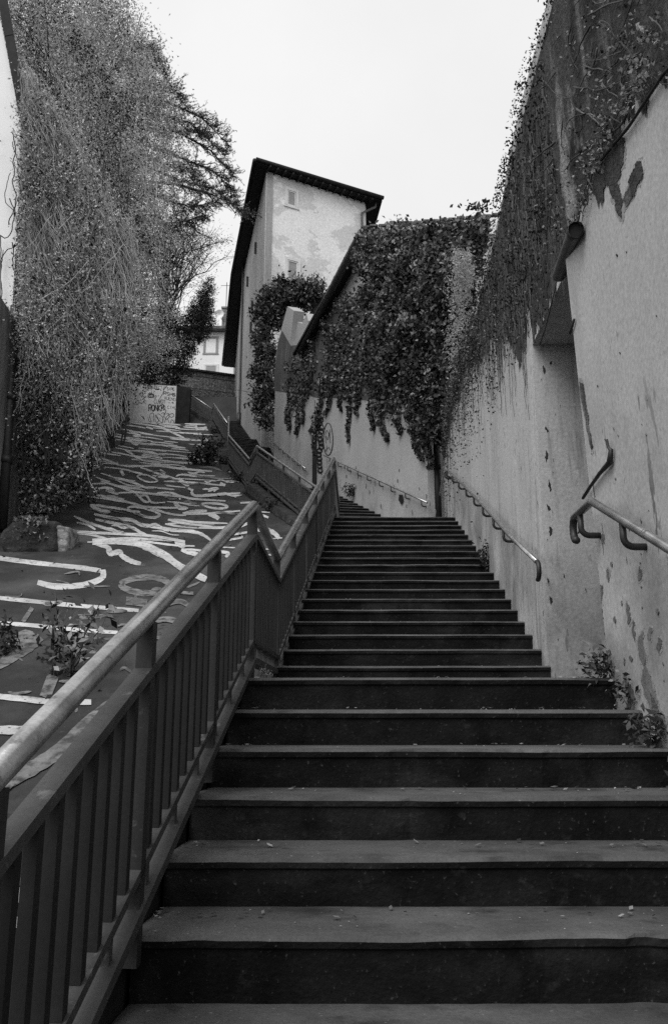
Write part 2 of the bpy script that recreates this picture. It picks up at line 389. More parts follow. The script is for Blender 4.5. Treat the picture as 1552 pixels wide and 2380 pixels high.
S7 = [
 ([(0,750),(90,790),(200,830),(300,860),(350,878)],17),([(20,798),(100,815),(160,850)],13),
 ([(150,735),(300,765),(430,780),(500,815),(620,830),(700,850),(880,865),(960,890),(1020,930)],22),
 ([(160,775),(330,810),(440,840),(500,875),(550,895)],20),([(0,875),(130,890),(260,925)],14),([(260,925),(420,915),(600,925),(820,935)],15),
 ([(760,925),(790,965),(830,968)],36),([(100,945),(300,945),(450,932),(600,950),(760,970),(900,975)],13),
 ([(340,950),(470,965),(560,1000),(650,1045),(760,1100)],30),([(150,955),(250,985),(270,1030),(340,1020),(360,1050),(430,1090),(500,1109)],32),
 ([(400,695),(440,680),(520,690),(600,715),(638,742),(600,762),(530,755),(450,725),(400,695)],17),
 ([(120,665),(200,675),(300,690),(420,710)],15),([(120,670),(190,705),(270,720)],20),([(230,600),(330,630),(450,660),(560,685),(850,692)],13),
 ([(750,650),(790,690),(840,692)],28),([(740,648),(900,662)],11),([(560,680),(640,715),(740,740),(835,748)],13),([(90,605),(220,620),(330,640),(430,655)],11),
 ([(200,490),(330,530),(450,570),(620,590),(770,605),(790,630)],14),([(620,580),(720,578),(800,605),(900,625),(1130,640)],13),
 ([(870,550),(890,595),(960,600),(1240,580)],17),([(690,525),(830,540)],10),([(300,465),(420,495),(550,548)],16),([(120,510),(250,505),(330,525),(550,535),(700,545)],12),
 ([(948,660),(1010,653),(1100,660),(1145,680),(1100,692),(1020,687),(948,660)],14),
 ([(810,730),(900,715),(990,710)],20),([(820,735),(1000,730),(1240,710)],13),([(1000,735),(1050,750),(1080,772)],28),
 ([(700,775),(800,780),(900,795),(1145,805)],13),([(700,778),(800,800),(950,820),(1100,835),(1310,800)],14),([(680,810),(800,800)],15),([(690,812),(850,835),(1130,842)],12),
 ([(1150,895),(1300,870)],20),([(1130,935),(1260,910)],20),([(1220,840),(1310,800)],22),([(1370,855),(1450,860),(1500,885),(1530,920)],30),([(1430,925),(1552,915)],12),
 ([(800,1005),(880,1030),(930,1040)],28),([(800,1000),(900,1005),(1000,1020)],13),([(1080,985),(1200,990)],14),([(1090,1020),(1150,1030),(1130,1060)],22),
 ([(1430,1040),(1530,1048)],18),([(1420,1000),(1500,1005)],16),([(1370,720),(1460,725)],14),([(1400,745),(1450,765)],22),([(1240,655),(1320,650)],20),
 ([(475,448),(540,445),(610,478),(615,495),(550,497),(490,472),(475,448)],10),([(340,370),(480,375),(640,375),(800,395),(1030,415)],13),
 ([(480,378),(560,410),(670,445),(745,465)],12),([(640,405),(680,432)],24),([(760,455),(800,440),(940,458)],9),([(800,435),(1050,450)],9),
 ([(800,470),(1055,485)],9),([(670,490),(830,495),(1120,522)],10),([(1090,505),(1128,520)],26),([(1000,565),(1080,545)],16),([(1010,545),(1070,540),(1040,570)],9),
 ([(780,470),(830,510),(860,520)],22),([(230,385),(370,400),(460,425),(540,450)],9),([(200,430),(330,470),(460,490)],8),([(165,460),(230,485),(270,495)],8),
 ([(130,260),(250,285),(350,300)],9),([(180,545),(250,540),(300,560),(240,560),(330,590)],15),([(330,580),(450,575),(480,600),(540,600),(580,650),(680,650)],13),
 ([(480,600),(520,640),(560,650)],16),([(850,545),(890,560)],18),([(1130,590),(1210,610)],14),([(1120,490),(1200,485)],8),([(350,410),(370,450)],30),([(310,480),(400,520),(480,530)],9),
 ([(380,260),(420,280),(500,330),(650,350),(740,345)],12),([(400,262),(520,262),(600,275)],10),([(505,295),(600,305),(660,320)],13),([(430,325),(560,335),(700,350)],9),
 ([(210,320),(280,345),(340,370)],12),([(220,355),(330,365)],8),([(970,80),(1000,85)],6),([(905,72),(920,108)],26),([(975,162),(995,190)],26),([(630,82),(700,110),(820,165)],12),
 ([(415,115),(470,140),(490,155),(440,150)],14),([(410,180),(450,210),(480,215)],16),([(540,85),(590,100)],16),([(635,215),(700,225),(720,232),(650,222)],9)]
for l, wd in S7: Z7(l, wd)
for k in range(64):      # the far lettering, worn to thin streaks
    y = 20 + 330 * ((k + r8.random()) / 64); x0 = lerp(max(130, 400 - (y) * .9), 950, r8.random() ** 1.2); ln = r8.uniform(80, 300)
    sl_ = lerp(.22, .0, (x0 - 130) / 850) + r8.uniform(-.03, .03)
    xr = 985 + y * .38
    x1 = min(x0 + ln, xr)
    if x1 - x0 < 30: continue
    Z7([(x0, y), ((x0 + x1) / 2, y + (x1 - x0) / 2 * sl_ + r8.uniform(-4, 4)), (x1, y + (x1 - x0) * sl_)], r8.uniform(5, 9))
for k in range(46):
    y = r8.uniform(350, 900); xl = max(20, 330 - y * .42); x0 = r8.uniform(xl, 1150); ln = r8.uniform(60, 260); sl_ = lerp(.24, .02, (x0) / 1100) + r8.uniform(-.04, .05); x1 = min(x0 + ln, 1010 + y * .45)
    if x1 - x0 < 40: continue
    q = r8.uniform(-12, 12); Z7([(x0, y), (x0 + (x1 - x0) * .35, y + (x1 - x0) * .35 * sl_ + q), (x0 + (x1 - x0) * .7, y + (x1 - x0) * .7 * sl_ - q * .6), (x1, y + (x1 - x0) * sl_)], r8.uniform(6, 9 + y / 110), k % 2, .4)
Z8([(-60,385),(0,395),(150,415),(380,440),(480,455)],22); Z8([(490,450),(485,490),(400,522),(270,530),(180,510)],28)
Z8([(575,520),(640,492),(740,488),(800,515),(775,552),(700,562),(620,550),(575,520)],30,1); Z8([(-60,580),(0,585),(150,600),(350,620),(660,645)],20)
Z8([(-60,700),(0,705),(150,715),(350,735),(560,750)],19); Z8([(-20,915),(70,860),(140,820),(195,770)],46,1); Z8([(75,820),(110,770),(170,780)],60,1,.5); Z8([(110,700),(155,632)],24,1)
Z8([(-60,1050),(0,1055),(100,1065),(250,1080),(435,1082)],28); Z8([(385,755),(345,840)],48,1); Z8([(255,955),(215,1060)],60,1); Z8([(-60,1218),(0,1216),(110,1215)],42)
Z8([(560,1075),(420,1190),(290,1310),(150,1400),(0,1480)],70,1); Z8([(600,600),(700,612)],44,1); Z8([(770,625),(850,602),(900,625)],24,1); Z8([(700,705),(790,688),(860,705)],26,1)
Z8([(840,560),(920,565)],16,1); Z8([(310,268),(420,275),(700,290),(880,320)],14); Z8([(440,320),(620,320),(760,370),(860,440),(980,500)],34)
for k in range(26):
    x, y = r8.uniform(10, 900), r8.uniform(430, 1150)
    if x + y * .95 > 1500: continue
    Z8([(x, y), (x + r8.uniform(15, 70), y + r8.uniform(-12, 14)), (x + r8.uniform(60, 150), y + r8.uniform(-16, 22))], r8.uniform(5, 22), 1, .2)
Z9([(480,200),(460,420),(390,560),(290,660),(110,850),(40,980)],36); Z9([(0,1010),(430,1000)],64); Z9([(-40,420),(60,330)],50,1); Z9([(20,900),(90,780)],60,1)
letters.build('lettering', [m_paint, m_paintd], ramp, label='white painted lettering running down the ramp')
# small stones, leaves and moss on the ramp
lit = MB()
for k in range(900):
    Y = 4 + 40 * rnd.random() ** 1.3; x = rnd.uniform(edge(LW, max(Y, 14)), edge(SE, Y) - .05)
    if noise.noise(Vector((x * .7, Y * .35, 3))) < .02 and rnd.random() < .75: continue
    c = Vector((x, Y, rampz(Y) + .025)); s_ = rnd.uniform(.015, .05)
    a = rnd.uniform(0, 6.28); u = Vector((math.cos(a), math.sin(a), rnd.uniform(-.3, .6))) * s_; v = Vector((-math.sin(a), math.cos(a), rnd.uniform(0, .6))) * s_ * .6
    lit.add([c - u, c - v, c + u, c + v], [(0, 1, 2, 3)], 1 if rnd.random() < .2 else 0)
lit.build('leaf_litter', [m_ivyd, m_fern], kind='stuff', label='scattered dead leaves and crumbs lying on the painted ramp', cat='leaves')

# kerb walls between stairs and ramp
def kerb(name, pts, depth_fn, th, mat, label, lo=.9):
    mb = MB(); top = []; n = len(pts)
    for (x, y, z) in pts: top.append(Vector((x, y, z)))
    for i in range(n - 1):
        a, b = top[i], top[i + 1]
        L_ = (b - a).length; K_ = max(2, int(L_ / .25))
        t = Vector((b.x - a.x, b.y - a.y, 0)).normalized(); nn = Vector((-t.y, t.x, 0))
        prev = None
        for k in range(K_ + 1):
            p = a.lerp(b, k / K_)
            w1 = noise.noise(p * 2.7) * .04; w2 = noise.noise(p * 2.1 + Vector((5, 5, 5))) * .05
            o_ = p + nn * (th + w1); z0 = min(rampz(p.y) - .15, p.z - .2)
            ring = [Vector((p.x, p.y, z0)), Vector((p.x, p.y, p.z + w2 * .6)), Vector((o_.x, o_.y, p.z + w2)), Vector((o_.x + nn.x * .05, o_.y, (p.z + z0) / 2)), Vector((o_.x + nn.x * .02, o_.y, z0))]
            if prev:
                mb.add(prev + ring, [(q, q + 1, q + 6, q + 5) for q in range(4)])
            prev = ring
    return mb.build(name, mat, label=label, cat='wall')
kerb('retaining_wall', [(-.70, 1.0, -1.42), (-.60, 2.6, -.70), (-.48, 4.3, .04), (-.45, 5.9, -.06), (-.36, 7, .40), (-.05, 12.4, 2.72), (.09, 15.0, 2.72)], None, .22, m_deep, 'dark concrete side wall carrying the nearest flights of steps above the ramp')
kerb('retaining_wall', [(.09, 15.0, 2.86), (-1.98, 20.6, 5.62), (-2.30, 21.75, 5.62)], None, .26, m_moss, 'mossy stone kerb under the pale railing of the middle flight, beside the painted ramp')
kerb('retaining_wall', [(-2.32, 21.75, 5.60), (-3.5, 26.2, 7.8), (-3.75, 27.6, 7.8), (-4.6, 34, 11.3), (-4.8, 35, 11.3), (-6.6, 42.4, 15.1), (-6.9, 45.8, 15.2)], None, .3, m_moss, 'dark overgrown stone kerb below the farthest flights, along the top of the ramp')

# ---------------------------------------------------------------- railings
def railing(path, posts, label, seg_opts=None, group='metal railings along the left of the stairs', bal_sp=.102, hb=.90, bw=.024, r=.030):
    """path: handrail centre line points; posts: list of (segment, t)"""
    P = [Vector(p) for p in path]
    root = empty('railing', (P[0].x, P[0].y, P[0].z - 1), label, 'railing', group)
    def dn(p, d): return Vector((p.x, p.y, p.z - d))
    mb = MB(); mb.tube(P, r, 14); mb.build('handrail', m_rail, root, smooth=True)
    for nm, d, wd, h, mt in (('mid_rail', .17, .055, .03, m_steel), ('lower_rail', .745, .05, .028, m_steel), ('bottom_rail', .855, .07, .034, m_steel)):
        mb = MB()
        for a, b in zip(P[:-1], P[1:]): mb.bar(dn(a, d), dn(b, d), wd, h)
        mb.build(nm, mt, root)
    def unit(nm, top, bot, sx, sy, rz, mt, me_cache={}):
        h = round(top.z - bot.z, 3); key = (nm, h, sx, sy, round(rz, 3))
        if key not in me_cache:
            mb = MB(); mb.box((0, 0, -h / 2), sx, sy, h, rz)
            me = bpy.data.meshes.new(nm); me.from_pydata(mb.v, [], mb.f); me.materials.append(mt)
            bm = bmesh.new(); bm.from_mesh(me); bmesh.ops.recalc_face_normals(bm, faces=bm.faces); bm.to_mesh(me); bm.free()
            me_cache[key] = me
        o = bpy.data.objects.new(nm, me_cache[key]); C.objects.link(o); o.parent = root; o.location = top - Vector(root.location)
    for sg, t, ln in posts:
        a, b = P[sg], P[sg + 1]; p = a.lerp(b, t); rz = math.atan2(b.y - a.y, b.x - a.x)
        unit('post', dn(p, .02), dn(p, ln), .045, .05, rz, m_post if bw > .03 else m_steel)
    for sg in range(len(P) - 1):
        a, b = P[sg], P[sg + 1]; hl = math.hypot(b.x - a.x, b.y - a.y); n = max(2, int(hl / bal_sp)); rz = math.atan2(b.y - a.y, b.x - a.x)
        for k in range(n):
            t = (k + .5) / n; p = a.lerp(b, t)
            if any(s_ == sg and abs(tt - t) * hl < .045 for s_, tt, _ in posts): continue
            unit('baluster', dn(p, .185), dn(p, .735), bw, bw, rz, m_balus if bw > .03 else m_steel)
            if k % 3 == 1: unit('spacer', dn(p, .755), dn(p, .845), .026, .026, rz, m_steel)
    return root
J0 = (-.716, .66, -.552); J1 = (-.45, 4.46, 1.09); J2 = (-.433, 6.18, 1.09); J3 = (-.006, 12.35, 3.78); J4 = (.08, 15.2, 3.78)
J5 = (-2.02, 20.55, 6.64); J6 = (-2.33, 21.75, 6.64); J7 = (-3.53, 26.2, 8.84); J8 = (-3.72, 27.6, 8.84); J9 = (-4.62, 34.0, 12.35)
J10 = (-4.78, 34.9, 12.35); J11 = (-6.6, 42.4, 16.15); J12 = (-6.9, 43.6, 16.15)
railing([J0, J1], [(0, .02, 1.2), (0, .255, 1.1), (0, .503, 1.0), (0, .747, .98), (0, .993, .96)], 'nearest metal railing, its thick tube rising from the lower left edge to the first landing', bw=.031)
railing([(-.4499, 4.50, 1.088), J2, J3], [(0, .97, .97), (1, .16, 1.1), (1, .33, 1.1), (1, .5, 1.1), (1, .66, 1.1), (1, .83, 1.1), (1, .995, .95)], 'second railing, dipping in a V at the first landing and climbing the long second flight', bw=.031)
railing([(0, 12.40, 3.78), J4, J5], [(0, .97, .95), (1, .2, 1.1), (1, .4, 1.1), (1, .6, 1.1), (1, .8, 1.1), (1, .995, 1)], 'pale railing of the middle flight seen broadside behind the thick tube', bal_sp=.118)
railing([(-2.03, 20.59, 6.64), J6, J7], [(0, .97, 1), (1, .3, 1.1), (1, .65, 1.1), (1, .99, 1.05)], 'railing between the pale broadside one and the tall pale end panel', bal_sp=.118)
railing([(-3.531, 26.24, 8.84), J8, J9, J10], [(0, .98, 1), (1, .25, 1.1), (1, .5, 1.1), (1, .75, 1.1), (1, .99, 1.), (2, .98, 1)], 'railing seen end-on as one tall pale upright beside the dark upper steps', bal_sp=.118)
railing([(-4.785, 34.94, 12.36), J11, J12], [(0, .2, 1.1), (0, .4, 1.1), (0, .6, 1.1), (0, .8, 1.1), (0, .99, 1.), (1, .98, 1)], 'railing of the topmost straight flight, its tube a bright line left of the dark steps', bal_sp=.118)
A7 = PY(493, 950, 46.0); B7 = PY(423, 903, 48.2)
railing([A7, B7], [(0, .02, 1.1), (0, .35, 1.1), (0, .68, 1.1), (0, .98, 1.1)], 'small far railing slanting down to the right in front of the dark terrace wall', bal_sp=.12)

# ---------------------------------------------------------------- near wall, high ivy wall (right)
def poly_wall(name, mat, front, depth, parent=None, **k):
    mb = MB(); mb.slab(front, depth); return mb.build(name, mat, parent, **k)
def dense_poly(pts, step):      # resample an outline
    out = []
    n = len(pts)
    for i in range(n):
        a = Vector(pts[i]); b = Vector(pts[(i + 1) % n]); m_ = max(1, int((b - a).length / step))
        for k in range(m_): out.append(a.lerp(b, k / m_))
    return out
def patch(name, dpts, plane, mat, parent, jag=3, lift=.004, step=6, seed=0, label=None, th=.003, vjag=1.0):
    """a ragged thin layer (bare stone, peeled paint) on a wall face, outline surveyed on the photograph"""
    r_ = random.Random(seed)
    D = dense_poly(dpts, step); out = []
    for i, p in enumerate(D):
        j = noise.noise(Vector((p.x * .07, p.y * .05, seed))) * jag * 1.6 + noise.noise(Vector((p.x * .3, p.y * .18, seed + 4))) * jag
        j2 = noise.noise(Vector((p.x * .25, seed, 3))) * jag * 2.4 + noise.noise(Vector((p.x * .7, seed, 7))) * jag * 1.6
        q = PP(p.x + j, p.y + j2 * vjag + r_.uniform(-.5, .5) * jag, *plane)
        if plane is nearP: q.y = min(q.y, 4.296); q.z = min(q.z, 3.97); q.x = xn(q.z)
        out.append(q + plane[1] * lift * (1 if plane[1].x < 0 or plane[1].y < 0 else -1))
    mb = MB(); mb.slab(out, plane[1] * -th * (1 if plane[1].x < 0 or plane[1].y < 0 else -1))
    return mb.build(name, mat, parent, label=label)
def xn(z): return 1.42 - .030 * (z - .14)
nearP = (Vector((1.42, 0, .14)), Vector((-1, 0, -.030)).normalized())
near = empty('plaster_wall', (1.9, 2, -1.6), 'smooth pale plaster wall at the right edge, flaking near its foot', 'wall')
mb = MB()
prof = [(xn(-2.2), -2.2), (xn(0), 0), (xn(3.98), 3.98), (2.3, 3.98), (2.3, -2.2)]
mb.slab([Vector((x, -3, z)) for x, z in prof], (0, 7.30, 0)); mb.build('wall', m_plas, near)
m_rim = M('thin_worn_plaster', .34, .27, (9, 9, 4), rough=.9, bump=.3, bsc=60)
def npatch(n, pts, mat=m_darkp, jag=2, seed=0, lift=.005, step=2, lb=None):
    c = sum((Vector(p) for p in pts), Vector((0, 0))) / len(pts)
    if n != 'flake': patch('worn_rim', [c + (Vector(p) - c) * 1.12 + Vector((1.2 if p[0] > c.x else -1.2, 2.2 if p[1] > c.y else -1.2)) for p in pts], nearP, m_rim, near, jag * 1.3, .0015, step, seed + 50, th=.001)
    return patch(n, pts, nearP, mat, near, jag, lift, step, seed, lb)
bl = sorted([(q.y, q.z) for q in (PP(x, y, *nearP) for x, y in ((1640,100),(1552,172),(1520,200),(1500,260),(1480,225),(1455,300),(1440,340),(1425,440),(1415,420),(1400,480),(1385,455),(1372,430),(1352,500),(1322,545)))])
bt = []; bb = []
for k in range(420):
    Y = lerp(bl[0][0] - .9, 4.297, k / 419); z = float(np.interp(Y, [q[0] for q in bl], [q[1] for q in bl]))
    z += noise.noise(Vector((Y * 9, 3, 1))) * .10 + noise.noise(Vector((Y * 28, 3, 2))) * .09 + noise.noise(Vector((Y * 90, 3, 5))) * .05
    bt.append(Vector((xn(3.975) - .006, Y, 3.975))); bb.append(Vector((xn(z) - .006, Y, z)))
mb = MB(); mb.add(bt + bb, [(k, k + 1, 421 + k, 420 + k) for k in range(419)])
mb.build('bare_stone', m_barest, near, label='dark bare stone and dead ivy above the plaster')
npatch('bare_patch', [(1440,300),(1452,330),(1446,390),(1436,430),(1450,470),(1446,505),(1436,500),(1428,470),(1418,440),(1420,400),(1412,370),(1425,330)], m_barest, 3, 5)
npatch('bare_patch', [(1478,378),(1492,372),(1494,395),(1488,420),(1470,460),(1455,480),(1450,460),(1462,430),(1470,400)], m_barest, 3, 6)
npatch('bare_patch', [(1348,888),(1356,892),(1360,925),(1368,985),(1378,1040),(1374,1046),(1366,1010),(1356,950),(1348,915)], m_barest, 1.5, 7)
for k, pts in enumerate([
  [(1490,1468),(1494,1465),(1496,1500),(1502,1520),(1498,1548),(1488,1535),(1482,1500),(1484,1480)],
  [(1500,1545),(1508,1560),(1520,1600),(1530,1640),(1550,1700),(1540,1690),(1520,1665),(1500,1620),(1490,1575)],
  [(1470,1440),(1474,1448),(1476,1490),(1468,1470)],[(1510,1455),(1516,1460),(1512,1490),(1505,1480)],
  [(1530,1480),(1538,1490),(1532,1520),(1526,1505)],[(1512,1610),(1528,1640),(1545,1665),(1552,1720),(1535,1710),(1515,1660)],
  [(1395,1360),(1400,1362),(1398,1400),(1394,1390)],[(1412,1320),(1417,1325),(1414,1352),(1409,1340)],[(1485,1318),(1490,1325),(1492,1345),(1485,1352),(1481,1340)],
  [(1366,1560),(1372,1530),(1385,1545),(1410,1560),(1420,1600),(1400,1610),(1380,1590)],
  [(1400,1240),(1404,1245),(1402,1262),(1398,1255)],[(1455,1400),(1459,1404),(1465,1440),(1460,1452),(1456,1425)]]):
    npatch('peeled_patch', pts, m_darkp, 2.0, 20 + k, .004, 3)
r9 = random.Random(12)
for k in range(46):     # small flakes and nail holes
    x = r9.uniform(1365, 1545); y = r9.uniform(560, 1640) if k % 3 else r9.uniform(1350, 1640); h = r9.uniform(1.5, 9) * (1 if y > 1200 else .5); b = h * r9.uniform(.2, .5)
    if y > 1560 and x < 1480: continue
    npatch('flake', [(x - b, y - h * .3), (x, y - h), (x + b, y), (x + b * .4, y + h), (x - b * .6, y + h * .4)], m_darkp if y > 900 else m_barest, .8, 60 + k, .0045, 2)
# ivy wall with the niche
iv = empty('ivy_wall', (2.2, 8, -1), 'high old stone wall right of the long flight, pale rough plaster below and dark ivy above', 'wall')
IW = [(1.50, 4.34), (1.57, 6.0), (1.70, 8), (1.80, 10), (1.885, 12.6), (2.03, 14.6)]
mb = MB(); TOP = 4.8
for i in range(len(IW) - 1):
    a, b = IW[i], IW[i + 1]; n = 8
    for k in range(n):
        p = lerp(v2(a), v2(b), k / n); q = lerp(v2(a), v2(b), (k + 1) / n)
        z0 = 2.78 if i == 0 else -.4
        tp, tq = [TOP + noise.noise(Vector((u.y * 1.3, 0, 0))) * .07 + noise.noise(Vector((u.y * 5, 0, 0))) * .04 + (.10 if u.y < 6.95 else 0) for u in (p, q)]
        mb.add([(p.x, p.y, z0), (q.x, q.y, z0), (q.x, q.y, tq), (p.x, p.y, tp), (p.x + .7, p.y, tp), (q.x + .7, q.y, tq), (q.x + .7, q.y, z0), (p.x + .7, p.y, z0)],
               [(0, 1, 2, 3), (3, 2, 5, 4), (4, 5, 6, 7)] + ([(0, 7, 6, 1)] if i == 0 else []))
mb.add([(2.03, 14.6, -.4), (2.73, 14.6, -.4), (2.73, 14.6, TOP), (2.03, 14.6, TOP)], [(0, 1, 2, 3)])
mb.build('wall', m_plas2, iv)
mb = MB(); mb.box((2.125, 6.10, 1.2), 1.12, .20, 3.16); mb.build('niche_jamb', m_plas2, iv)
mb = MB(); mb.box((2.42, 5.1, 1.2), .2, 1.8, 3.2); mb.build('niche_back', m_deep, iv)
mb = MB(); mb.box((2.08, 5.15, 2.83), 1.0, 1.72, .08); mb.build('niche_soffit', m_deep, iv)  # underside coloured near-black in place of its shade
def ivz(Y):  # lower limit of the dark zone on the ivy wall
    return 0
# dark zone built per wall segment
def iwplane(i): return wallplane(IW[i], IW[i + 1])
def clip_seg_patch(i, lo_pts, seed):
    a, b = IW[i], IW[i + 1]; mb = MB(); n = 110
    nn = Vector((-(b[1] - a[1]), (b[0] - a[0]), 0)).normalized() * .006
    top = []; bot = []
    for k in range(n + 1):
        p = lerp(v2(a), v2(b), k / n)
        z = float(np.interp(p.y, [q[0] for q in lo_pts], [q[1] for q in lo_pts]))
        z += noise.noise(Vector((p.y * 1.9, 1, seed))) * .30 + noise.noise(Vector((p.y * 6, 1, seed))) * .22 + noise.noise(Vector((p.y * 22, 2, seed))) * .16
        top.append(Vector((p.x, p.y, TOP - .08)) + nn); bot.append(Vector((p.x, p.y, z)) + nn)
    mb.add(top + bot, [(k, k + 1, n + 2 + k, n + 1 + k) for k in range(n)])
    return mb
lo = []
for x, y, i in ((1258, 800, 1), (1230, 785, 1), (1200, 815, 1), (1165, 800, 1), (1150, 790, 2), (1115, 835, 2), (1085, 850, 2), (1070, 905, 3), (1055, 945, 3), (1045, 1000, 4)):
    q = PP(x, y, *iwplane(i)); lo.append((q.y, q.z))
lo.sort(); lo = [(4.3, 2.8)] + lo + [(14.6, lo[-1][1])]
big = MB()
for i in range(5):
    m_ = clip_seg_patch(i, lo if i else [(4, 2.79), (7, 2.79)], 3)
    big.add(m_.v, m_.f)
big.build('dark_stained_zone', m_barest, iv, label='dark band of bare stained stone and dead ivy')
# scuffed dirty strip and hole
patch('hole', [(1178,690),(1190,682),(1198,700),(1196,715),(1180,716)], iwplane(1), m_cable, iv, 1.5, .012, 3, 3)
for k, (x, y) in enumerate([(1268,1000),(1262,860),(1275,1130),(1272,1180),(1276,1235),(1270,1350),(1278,1395),(1268,1060),(1230,1368),(1130,1245),(1120,1270),(1150,1300),(1218,1440)]):
    pl = iwplane(1) if x > 1160 else iwplane(3)
    s_ = 3 + (k * 7 % 5)
    patch('flake', [(x - 2, y - s_ * 2), (x + 2, y - s_), (x + 3, y + s_), (x, y + 2 * s_), (x - 3, y)], pl, m_deep, iv, 2, .008, 2, 90 + k)

# gutter stub, cables
st = empty('gutter_stub', PY(1322, 600, 5.0), 'broken open-ended pipe jutting from the wall above the niche', 'pipe')
pa = PY(1338, 532, 3.92); pb = PY(1298, 640, 4.72)
mb = MB(); d_ = (pb - pa).normalized(); ring_o = .052
seg = [pa + (pb - pa) * k / 8 for k in range(9)]
mb.tube(seg, .042, 14, cap=False); mb.build('pipe', m_zinc, st, smooth=True)
mb = MB(); mb.tube([pa + d_ * .02, pb], .036, 14, cap=True); mb.build('pipe_bore', m_cable, st)
mb = MB(); mb.tube([pa + d_ * .03, pa + d_ * .06], .046, 14); mb.build('bracket', m_iron, st)
def cable(name, pts, r, mat, label, cat='cable', **k):
    mb = MB(); mb.tube(pts, r, 6); return mb.build(name, mat, label=label, cat=cat, smooth=True, **k)
cable('cable', [PP(x, y, *nearP) + Vector((-.02, 0, 0)) for x, y in ((1600, 120), (1552, 172), (1500, 250), (1470, 295), (1440, 330), (1405, 372))], .008, m_cable, 'thin black cable running down over the plaster at the upper right')
cable('wire', [PP(x, y, *iwplane(0)) + Vector((-.02, 0, 0)) for x, y in ((1300, 650), (1285, 715), (1272, 765), (1260, 800))], .005, m_vind, 'thin wire hanging below the broken pipe above the niche', 'wire')
cable('bent_rod', [PP(x, y, *nearP) + Vector((-.02, 0, 0)) for x, y in ((1418, 1022), (1422, 1040), (1428, 1046), (1425, 1075), (1402, 1100), (1380, 1130), (1362, 1158))], [.007, .007, .012, .016, .011, .009, .009], m_iron, 'bent rusty rod end fixed to the plaster above the near wall handrail', 'rod')
cable('conduit', [PP(x, y, *nearP) + Vector((-.012, 0, 0)) for x, y in ((1338, 742), (1334, 758), (1328, 775))], .008, m_iron, 'short dark stub of conduit on the plaster beside the niche', 'conduit')

# ---------------------------------------------------------------- wall handrails
def hookend(p, d, down=.13, r=.05):
    d = Vector(d).normalized(); pts = []
    for k in range(8):
        a = math.pi * k / 7
        pts.append(p + d * (math.sin(a) * r) + Vector((0, 0, -(1 - math.cos(a)) * down / 2)))
    return pts
def handrail(path, normal_to_wall, label, r, br, ts, off, drop=.11, hook0=None, hook1=None):
    P = [Vector(p) for p in path]
    root = empty('wall_handrail', (P[0].x, P[0].y, P[0].z - .9), label, 'handrail', 'handrails fixed to the right hand walls')
    for hp_, hd in ((P[-1], hook1), (P[0], hook0)):
        if hd:
            mb = MB(); mb.tube(hookend(hp_, hd), r * .97, 12); mb.build('hook', m_iron, root, smooth=True)
    mb = MB(); mb.tube(list(P), r, 12); mb.build('rail', m_rail, root, smooth=True)
    for t in ts:
        i = min(int(t), len(P) - 2); p = P[i].lerp(P[i + 1], t - i); nw = Vector(normal_to_wall(p)).normalized()
        q = p + Vector((0, 0, -r * .7)); pts = [q, q + Vector((0, 0, -drop * .62))]
        for k in range(1, 6):
            a = math.pi / 2 * k / 5; pts.append(q + Vector((0, 0, -drop * .62)) + nw * (.045 * (1 - math.cos(a))) + Vector((0, 0, -drop * .38 * math.sin(a))))
        pts.append(pts[-1] + nw * off)
        mb = MB(); mb.tube(pts, br, 8); mb.build('bracket', m_iron, root, smooth=True)
    return root
hx = lambda z: xn(z) - .095
handrail([(hx(-1), .9, -.50), (hx(-.3), 2.4, .235), (hx(.6), 3.15, .597), (hx(1), 4.0, 1.0), (hx(1) + .0, 4.30, .99)], lambda p: (1, 0, 0), 'near handrail on the smooth plaster wall, its tube ending in a curled hook', .021, .0165, [.4, 1.1, 1.8 + .75, 3.7], .06, hook1=(0, 1, 0))
pts = [(float(rx(Y)) - .10, Y, z) for Y, z in [(5.78, 1.0)] + [(6.0 + i * 1.06, 1.03 + i * .4292) for i in range(1, 7)] + [(12.9, 3.72), (14.3, 3.70)]]
handrail(pts, lambda p: (1, -.06, 0), 'long handrail curving up the rough plaster wall beside the second flight', .018, .014, [1.3, 1.9, 2.6, 3.3, 4.0, 4.7, 5.4, 6.1, 6.7], .07, hook0=(0, -1, 0))
def hw(Y): return 1.0 - .277 * (Y - 17.6)     # house wall line
HN = Vector((.963, .267, 0))
Ys = np.linspace(14.65, 21.9, 9)
handrail([(hw(Y) - .10, Y, 3.64 + (Y - 14.65) * .437) for Y in Ys] , lambda p: HN, 'thin handrail on the house wall below the graffiti tag', .018, .012, [.3, 1.2, 2.1, 2.9, 3.8, 4.6, 5.5, 6.4, 7.3], .06)
Ys = np.linspace(24.0, 29.3, 6)
handrail([(hw(Y) - .10, Y, 7.04 + (Y - 24) * .50) for Y in Ys], lambda p: HN, 'farther thin handrail on the house wall beyond the doorway', .018, .012, [.3, 1.0, 1.7, 2.4, 3.1, 3.8, 4.5], .06)

